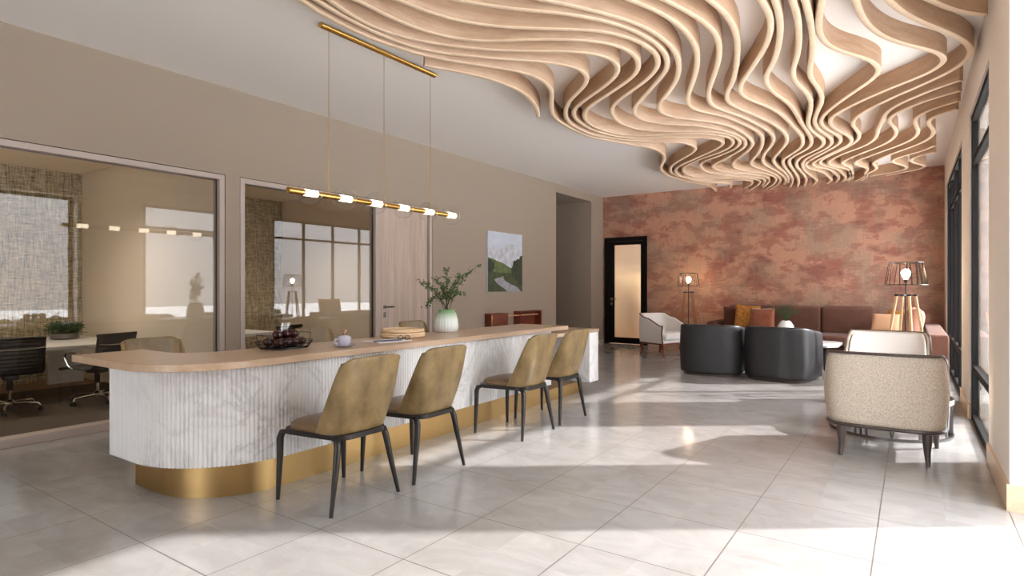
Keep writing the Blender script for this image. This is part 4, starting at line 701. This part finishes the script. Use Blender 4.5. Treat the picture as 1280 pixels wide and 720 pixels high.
b = thing('wall_console', 'low red walnut console with two boxes joined by a thin shelf on the beige wall', 'console', (XL, 0, 0))
mb = MB(); mb.box(.001,.14,7.82,8.31,.42,.83,.004); mb.build('closed_cabinet', M['walnut'], b)
mb = MB(); mb.box(.14,.146,7.825,7.843,.43,.80,.002); mb.build('edge_pull', M['brass'], b)
mb = MB()
for q in ((.001,.14,8.68,8.70,.42,.845), (.001,.14,9.38,9.42,.42,.845), (.001,.14,8.70,9.38,.825,.845), (.001,.14,8.70,9.38,.42,.44), (.001,.015,8.70,9.38,.44,.825)): mb.box(*q, .002, 1)
mb.build('open_cabinet', M['walnut'], b)
mb = MB(); mb.box(.02,.13,8.31,9.3,.765,.782,.002); mb.build('shelf', M['tan'], b)
for y in (7.88, 8.25, 8.75, 9.34):
    for x in (.035,.11):
        mb = MB(); mb.tube([(x,y,.42),(x,y,0)], [.018,.011], 10); mb.build('leg', M['walnut'], b)

# ================================================================== MEETING ROOMS
def desk(y0, y1, label):
    b = thing('meeting_table', label, 'table', (0,0,0), group='white meeting tables')
    mb = MB(); mb.box(-9.35,-7.68,y0,y1,.575,.62,.004); mb.build('table_top', M['whitelam'], b)
    for y in (y0+.15, y1-.15):
        mb = MB(); mb.box(-9.34,-9.29,y-.2,y+.2,-.002,.575,.004); mb.build('leg', M['whitelam'], b)
desk(-.6, 3.28, 'long white table in the first meeting room behind the swivel chairs'); desk(3.62, 5.2, 'white table in the second meeting room, behind the narrow glazing')
def office_chair(label):
    r = thing('office_chair', label, 'office chair', group='black swivel chairs in the meeting rooms')
    S_ = .92
    mb = MB()                                       # one ribbed sling: seat curving up into the back (faces +X)
    prof = [(.24,.39),(.20,.405),(.1,.40),(0,.395),(-.12,.39),(-.19,.405),(-.225,.45),(-.24,.54),(-.255,.64),(-.27,.74)]
    def f(u, v):
        q = v*(len(prof)-1); i = min(int(q), len(prof)-2); t = q-i
        x = prof[i][0]*(1-t)+prof[i+1][0]*t; z = prof[i][1]*(1-t)+prof[i+1][1]*t
        y = (u-.5)*.44; return Vector((x-.012*math.cos(PI*(u-.5))+.002*math.sin(v*PI*44), y, z+.002*math.sin(v*PI*44)))
    mb.grid(f, 7, 120); mb.build('sling', M['meshblack'], r, ang=70, mods=[('SOLIDIFY', dict(thickness=.016, offset=0))])
    mb = MB()
    for s in (-1,1): mb.tube([(x-.004, s*.225, z) for x, z in prof], .011, 8)
    mb.tube([(-.272,-.235,.752),(-.272,.235,.752)], .016, 8); mb.tube([(.243,-.225,.39),(.243,.225,.39)], .014, 8)
    mb.build('side_frame', M['blackplastic'], r)
    mb = MB(); mb.tube([(-.285,-.225,.66),(-.30,-.15,.65),(-.305,0,.648),(-.30,.15,.65),(-.285,.225,.66)], .007, 8); mb.build('back_brace', M['chrome'], r)
    for s in (-1,1):
        mb = MB(); mb.tube([(-.235,s*.235,.50),(-.20,s*.27,.56),(-.05,s*.275,.575),(.10,s*.27,.565),(.13,s*.262,.52),(.10,s*.245,.43),(.05,s*.235,.385)], .010, 8); mb.build('armrest', M['chrome'], r)
    mb = MB(); mb.box(-.09,.09,-.06,.06,.33,.375,.01); mb.tube([(0,0,.36),(-.1,0,.375)], .02, 8); mb.tube([(0,0,.34),(0,0,.22)], .026, 14); mb.build('tilt_housing', M['blackplastic'], r)
    mb = MB(); mb.tube([(0,0,.24),(0,0,.085)], .017, 14); mb.lathe([(.0,.07),(.04,.07),(.04,.11),(.02,.13),(0,.13)], 16, cap=False)
    for k in range(5):
        a = 2*PI*k/5+.3; c, s = math.cos(a), math.sin(a); mb.tube([(.02*c,.02*s,.095),(.16*c,.16*s,.095),(.245*c,.245*s,.088),(.27*c,.27*s,.062)], [.016,.013,.011,.008], 8)
    mb.build('star_base', M['chrome'], r)
    for k in range(5):
        a = 2*PI*k/5+.3; c, s = math.cos(a), math.sin(a)
        mb = MB()
        for e in (-1,1): mb.lathe([(.0,-.008),(.022,-.008),(.026,0),(.022,.008),(0,.008)], 16, M=T(.27*c+e*.013*s, .27*s-e*.013*c, .032) @ Rz(a) @ Rx(PI/2), cap=False)
        mb.build('caster', M['blackplastic'], r)
    return r
oc = office_chair('black swivel office chair in the first meeting room, nearest the picture edge'); oc.location = (-7.5,2.05,.006); oc.rotation_euler = (0,0,PI-.1)
dup(oc, (-7.35,2.76,.006), PI+.35, 'black swivel office chair in the first meeting room, above the counter corner')
dup(oc, (-7.0,4.66,.006), PI+.25, 'black swivel office chair in the second meeting room, behind the plum basket')
b = thing('potted_plant', 'bushy dark green plant in a low glass bowl on the white meeting table', 'plant', (-8.75, 2.93, .62))
mb = MB(); mb.lathe([(0,0),(.13,0),(.15,.015),(.155,.075),(.148,.08),(.14,.075),(.13,.02)], 32, cap=False); mb.build('bowl', M['pewter'], b)
ml = MB(); leaves(ml, [(.17*math.sqrt(random.random())*math.cos(a), .17*math.sqrt(random.random())*math.sin(a), .12+.05*random.random()) for a in [random.random()*7 for _ in range(160)]], 1300, .035, .025, .45); ml.build('leaves', M['leafdark'], b, smooth=False)

# ================================================================== LOUNGE
def ushell(mb, a, xr, xf, zb, zt, flare=0, n=61, nt=10, p=.62, bulge=0):
    """U-shaped shell open to +X: half width a, rear at xr, arms end at xf; zt(s) top height"""
    def f(u, v):
        s = 2*u-1; k = abs(s)
        if k < .62:
            q = k/.62*PI/2; y = a*math.sin(q)**p if q > 0 else 0; x = xr+(.30)*(1-math.cos(q)**p)
        else:
            y = a; x = xr+.30+(xf-xr-.30)*(k-.62)/.38
        y = math.copysign(y, s); h = zt(k); g = 1+flare*(v-.5)+bulge*math.sin(PI*v)
        return Vector((x+(0 if k > .62 else (-flare*.4*(v-.5))), y*g, zb+(h-zb)*v))
    mb.grid(f, n, nt); return f
def tube_edge(f, v, r, n=61, sy=1, name=None):
    mb = MB(); mb.tube([f(i/(n-1), v) for i in range(n)], r, 8, sy=sy); return mb
# black tub chairs
def tub_chair(label):
    r = thing('tub_chair', label, 'armchair', group='black leather tub chairs')
    zt = lambda k: .735-.09*max(0, (k-.35)/.65)**1.5
    mb = MB(); f = ushell(mb, .43, -.44, .34, .035, zt, 0, 61, 12, .84, .03)
    mb.build('backrest', M['blackleather'], r, ang=60, mods=[('SOLIDIFY', dict(thickness=.10, offset=-1)), ('BEVEL', dict(width=.028, segments=4, limit_method='ANGLE'))])
    mb = MB(); mb.box(-.34,.40,-.345,.345,.20,.42,.05,4); mb.build('seat', M['blackleather'], r)
    mb = MB(); mb.box(-.30,.34,-.34,.34,.02,.2,.02,2); mb.build('body', M['blackleather'], r)
    mb = MB(); mb.prism([(.97*x, .97*y) for x, y in rrect(-.40,.34,-.39,.39,.2)], 0, .035); mb.build('base', M['darkwood'], r)
    return r
tc = tub_chair('black leather tub chair with its back to us, beside the white armchair'); tc.location = (-2.44,8.90,0); tc.rotation_euler = (0,0,PI/2+.06)
dup(tc, (-1.50,8.88,0), PI/2-.16, 'black leather tub chair with its back to us, nearer the white coffee table')
# upholstered armchairs with dark wood edges
def armchair(name, label, fab, inner, wood_):
    r = thing(name, label, 'armchair')
    zt = lambda k: .775 if k < .42 else .775-.21*min(1, (k-.42)/.5)**1.1
    mb = MB(); f = ushell(mb, .375, -.36, .29, .235, zt, .02, 61, 12, .5, .07)
    mb.build('outer_shell', fab, r, ang=60, mods=[('SOLIDIFY', dict(thickness=.03, offset=-1))])
    mb = MB(); f2 = ushell(mb, .335, -.318, .285, .36, lambda k: zt(k)-.012, .02, 61, 12, .5, .06)
    mb.build('inner_back', inner, r, ang=60, mods=[('SOLIDIFY', dict(thickness=.02, offset=-1))])
    mb = tube_edge(f, 1.0, .011); 
    for u in (0, 1): mb.tube([f(u, v/8) for v in range(9)], .014, 8)
    mb.tube([f(i/60, 0) for i in range(61)], .014, 8); mb.tube([f(0,0), f(1,0)], .014, 8)
    mb.build('wood_edge', wood_, r)
    mb = MB(); mb.box(-.30,.31,-.31,.31,.30,.43,.04,4); mb.build('seat', inner, r)
    mb = MB(); mb.box(-.29,.28,-.33,.33,.24,.30,.01,1); mb.build('seat_base', fab, r)
    for x, y in ((-.29,.265), (-.29,-.265), (.24,.33), (.24,-.33)):
        k = math.copysign(1, x); mb = MB()
        mb.tube([(x, y, .25), (x+k*.018, y, .17), (x+k*.012, y*1.0, .09), (x+k*.05, y*1.02, 0)], [.034,.030,.022,.014], 10); mb.build('leg', wood_, r)
    return r
a1 = armchair('linen_armchair', 'oatmeal linen armchair with its back to us in front of the round metal table', M['linen'], M['linen'], M['darkwood']); a1.location = (-.175,5.40,0); a1.rotation_euler = (0,0,PI/2)
a2 = armchair('linen_armchair', 'pale linen armchair facing us from behind the round metal table', M['linen'], M['whitefab'], M['darkwood']); a2.location = (-.22,7.42,0); a2.rotation_euler = (0,0,-PI/2)
a3 = armchair('white_armchair', 'white armchair with dark wood edging near the frosted glass door', M['whitefab'], M['whitefab'], M['walnut']); a3.location = (-3.86,10.75,0); a3.rotation_euler = (0,0,-.35)
# round metal side table
b = thing('side_table', 'round low metal table with open ring base between the two linen armchairs', 'side table', (-.17,6.2,0))
circ = lambda r, z, n=48: [(r*math.cos(2*PI*k/n), r*math.sin(2*PI*k/n), z) for k in range(n)]
mb = MB(); mb.lathe([(0,.30),(.44,.30),(.44,.315),(0,.315)], 48, cap=False); mb.build('table_top', mat('dark red stone', lin(110,78,70), .12, var=lin(150,124,116), vscale=(6,6,6)), b, ang=30)
mb = MB(); mb.sweep(rrect(-.455,.455,-.455,.455,.4549,14), [(-.012,.285),(.006,.285),(.006,.325),(-.012,.325)], closed=True); mb.build('rim', M['pewter'], b)
mb = MB(); mb.sweep(rrect(-.455,.455,-.455,.455,.4549,14), [(-.012,.0),(.006,.0),(.006,.022),(-.012,.022)], closed=True); mb.build('base_ring', M['pewter'], b)
for k in range(6):
    mb = MB(); a0 = 2*PI*k/6
    for da in (0,.1,.2): a = a0+da; mb.box(-.006,.006,-.01,.01,.02,.29,M=T(.452*math.cos(a),.452*math.sin(a),0) @ Rz(a))
    for s in (-1,1):
        a = a0+.6; e = a0+.6+s*.13; mb.tube([(.45*math.cos(a),.45*math.sin(a),.02),(.45*math.cos(e),.45*math.sin(e),.29)], .007, 6)
    mb.build('strut', M['pewter'], b)
# corner sofa
b = thing('corner_sofa', 'large brown corner sofa along the rust wallpaper and under the windows', 'sofa', (0,0,0))
mb = MB(); mb.box(-3.02,.35,11.3,12.24,.09,.27,.02); mb.box(-.50,.35,9.2,11.32,.09,.27,.02); mb.build('base', M['sofa'], b)
for i in range(3):
    x = -3.0+.815*i; mb = MB(); mb.box(x+.006,x+.809,11.2,12.05,.27,.455,.045,4); mb.build('seat_cushion', M['sofa'], b)
for y0, y1 in ((9.2,10.35), (10.36,12.0)):
    mb = MB(); mb.box(-.54,.155,y0,y1,.27,.455,.045,4); mb.build('seat_cushion', M['sofa'], b)
for i in range(3):
    x = -3.0+.815*i; mb = MB(); mb.box(-.402,.402,-.11,.11,0,.49,.05,4,M=T(x+.408,12.12,.44) @ Rx(.10)); mb.build('back_cushion', M['sofa'], b)
mb = MB(); mb.box(-3.24,-3.02,11.3,12.2,.06,.63,.07,4); mb.build('armrest', M['sofadark'], b)
mb = MB(); mb.box(.165,.385,9.14,12.22,.09,.665,.03,4); mb.build('armrest', M['sofa'], b)
for x, y in ((-3.1,11.45), (-3.1,12.1), (-1.8,11.45), (-.4,9.3), (.3,9.25), (.3,12.1)):
    mb = MB(); mb.tube([(x,y,.09),(x,y,0)], [.03,.022], 12); mb.build('leg', M['blackplastic'], b)
def pillow(name, w, h, t, m, loc, rot, label):
    mb = MB()
    for sgn in (-1,1):
        def f(u, v):
            x, y = 2*u-1, 2*v-1; k = 1-.06*(1-x*x)*(y*y)-.0; k2 = 1-.06*(1-y*y)*(x*x)
            return Vector((x*w/2*k2, sgn*t/2*((1-x**4)*(1-y**4))**.45, y*h/2*k))
        mb.grid(f, 18, 18)
    bmesh.ops.remove_doubles(mb.bm, verts=mb.bm.verts[:], dist=.0004)
    o = mb.build(name, m, ang=80); o.location = loc; o.rotation_euler = rot; tag(o, label, 'cushion', 'scatter cushions on the corner sofa'); return o
pillow('cushion', .40,.42,.14, M['sofadark'], (-2.79,11.60,.70), (-.18,0,.1), 'dark brown scatter cushion at the far arm of the sofa')
pillow('cushion', .44,.46,.14, M['ochre'], (-2.52,11.42,.72), (-.2,.06,.05), 'ochre patterned scatter cushion between the two darker ones')
pillow('cushion', .42,.42,.14, M['rust'], (-2.22,11.27,.69), (-.2,-.04,.0), 'rust velvet scatter cushion in front of the ochre one')
pillow('cushion', .44,.36,.16, M['tan'], (-.36,11.5,.665), (-.40,0,-.3), 'peach tan cushion standing in the corner of the sofa')
pillow('cushion', .46,.38,.15, M['ochre'], (-.18,11.80,.70), (-.3,0,-.6), 'ochre patterned cushion leaning in the sofa corner behind the lamp')
pillow('cushion', .62,.52,.22, M['blush'], (.0,9.47,.745), (-.2,0,-PI/2+.08), 'large blush brown cushion leaning on the sofa arm under the windows')
# white coffee table and vase
b = thing('coffee_table', 'low white marble coffee table in front of the brown sofa', 'coffee table', (0,0,0))
mb = MB(); mb.prism([(-2.35,9.95),(-1.05,9.95),(-.92,10.1),(-.92,10.75),(-1.05,10.88),(-2.35,10.88)], .36, .39); mb.build('table_top', M['marble'], b, smooth=False)
for x in (-2.2,-1.1):
    for y in (10.08,10.74):
        mb = MB(); mb.tube([(x,y,.36),(x,y,0)], .016, 8); mb.build('leg', M['blackmetal'], b)
b = thing('fern_vase', 'small round white vase with a feathery green fern on the coffee table', 'plant', (-1.72,10.55,.39))
mb = MB(); mb.lathe([(0,0),(.07,0),(.11,.06),(.13,.17),(.12,.25),(.08,.31),(.06,.33),(.055,.32),(.05,.25)], 32, cap=False); mb.build('vase', M['vasewhite'], b)
ms, ml = MB(), MB()
for k in range(26):
    a = random.random()*2*PI; e = Vector((.34*math.cos(a)*random.uniform(.3,1), .34*math.sin(a)*random.uniform(.3,1), random.uniform(.44,.62)))
    pts = [Vector((0,0,.30)).lerp(e, q/6)+Vector((0,0,.05*math.sin(PI*q/6))) for q in range(7)]; ms.tube(pts, .0025, 4); leaves(ml, pts[2:], 22, .034, .010, .12)
ms.build('stems', M['leafdark'], b); ml.build('leaves', M['leafdark'], b, smooth=False)
# tripod floor lamps with wire shades
def floor_lamp(loc, rz, label, lw):
    r = thing('floor_lamp', label, 'floor lamp', loc, rz, 'tripod floor lamps')
    z0, z1, r0, r1 = 1.295, 1.555, .215, .172
    mb = MB(); mb.tube(circ(r0, z0), .0045, 6, closed=True); mb.tube(circ(r1, z1), .0045, 6, closed=True)
    for k in range(22):
        a = 2*PI*k/22; da = .06*(1 if k % 2 else -1)
        mb.tube([(r0*math.cos(a), r0*math.sin(a), z0), (r1*math.cos(a+da), r1*math.sin(a+da), z1)], .0035, 5)
    for k in range(3): a = 2*PI*k/3; mb.tube([(r1*math.cos(a), r1*math.sin(a), z1), (0,0,z1-.02)], .003, 5)
    mb.tube([(0,0,z1-.02),(0,0,1.33)], .004, 6) if False else None
    mb.build('lamp_shade', M['blackmetal'], r)
    mb = MB(); mb.lathe([(.0,1.345),(.016,1.35),(.022,1.375),(.04,1.40),(.048,1.43),(.042,1.458),(.022,1.476),(0,1.48)], 20, cap=False); mb.build('bulb', M['bulbglow'], r)
    mb = MB(); mb.tube([(0,0,1.35),(0,0,.25)], .008, 8); mb.lathe([(0,1.325),(.02,1.325),(.02,1.36),(0,1.36)], 12, cap=False)
    for k in range(3): a = 2*PI*k/3+.3; mb.tube([(0,0,1.30),(r0*math.cos(a), r0*math.sin(a), z0)], .003, 5)
    mb.build('pole', M['blackmetal'], r)
    mb = MB()
    for k in range(4): a = 2*PI*k/4+PI/4; mb.tube([(0,0,1.172),(.1*math.cos(a),.1*math.sin(a),1.172)], .008, 6); mb.lathe([(0,1.16),(.02,1.16),(.02,1.184),(0,1.184)], 12, c=(.1*math.cos(a),.1*math.sin(a),0), cap=False)
    mb.build('joint_plate', M['blackplastic'], r)
    for k in range(4):
        a = 2*PI*k/4+PI/4; mb = MB(); mb.tube([(.1*math.cos(a),.1*math.sin(a),1.16),(.28*math.cos(a),.28*math.sin(a),0)], [.017,.013], 8); mb.build('leg', lw, r)
    return r
floor_lamp((-3.70,11.72,0), .2, 'lit tripod floor lamp with a wire shade between the white armchair and the sofa', M['lampwoodb'])
floor_lamp((-.06,8.36,0), .45, 'lit tripod floor lamp with a wire shade and pale ash legs behind the linen armchairs', M['lampwood'])

# ================================================================== LIGHT
s = bpy.data.lights.new('sun', 'SUN'); s.energy = SUN; s.angle = math.radians(1.3); s.color = (1,.99,.98)
so = bpy.data.objects.new('sun', s); COL.objects.link(so)
so.rotation_euler = Vector((-.811,-.584,-.60)).to_track_quat('-Z', 'Y').to_euler(); so.location = (6,14,8)
w = bpy.data.worlds.new('sky'); SC.world = w; w.use_nodes = True; N = NT(w)
bg = N.n['Background']; bg.inputs[1].default_value = SKY
tc_ = N.n.new('ShaderNodeTexCoord'); sp = N.n.new('ShaderNodeSeparateXYZ'); N.link(tc_.outputs['Generated'], sp.inputs[0])
N.link(N.ramp(sp.outputs[2], [(0, (.30,.30,.315)), (.2, (.41,.43,.46)), (.55, (.9,.94,1.0)), (.9, (.97,.99,1.02))]), bg.inputs[0])
SC.view_settings.view_transform = 'Standard'; SC.view_settings.look = 'None'; SC.view_settings.gamma = 1
SC.view_settings.exposure = EXPO; SC.view_settings.use_curve_mapping = False
SC.cycles.max_bounces = 10; SC.cycles.diffuse_bounces = 6; SC.cycles.glossy_bounces = 5; SC.cycles.transparent_max_bounces = 16; SC.cycles.transmission_bounces = 6
SC.cycles.use_denoising = True; SC.cycles.sample_clamp_indirect = 6; SC.cycles.caustics_reflective = False; SC.cycles.caustics_refractive = False
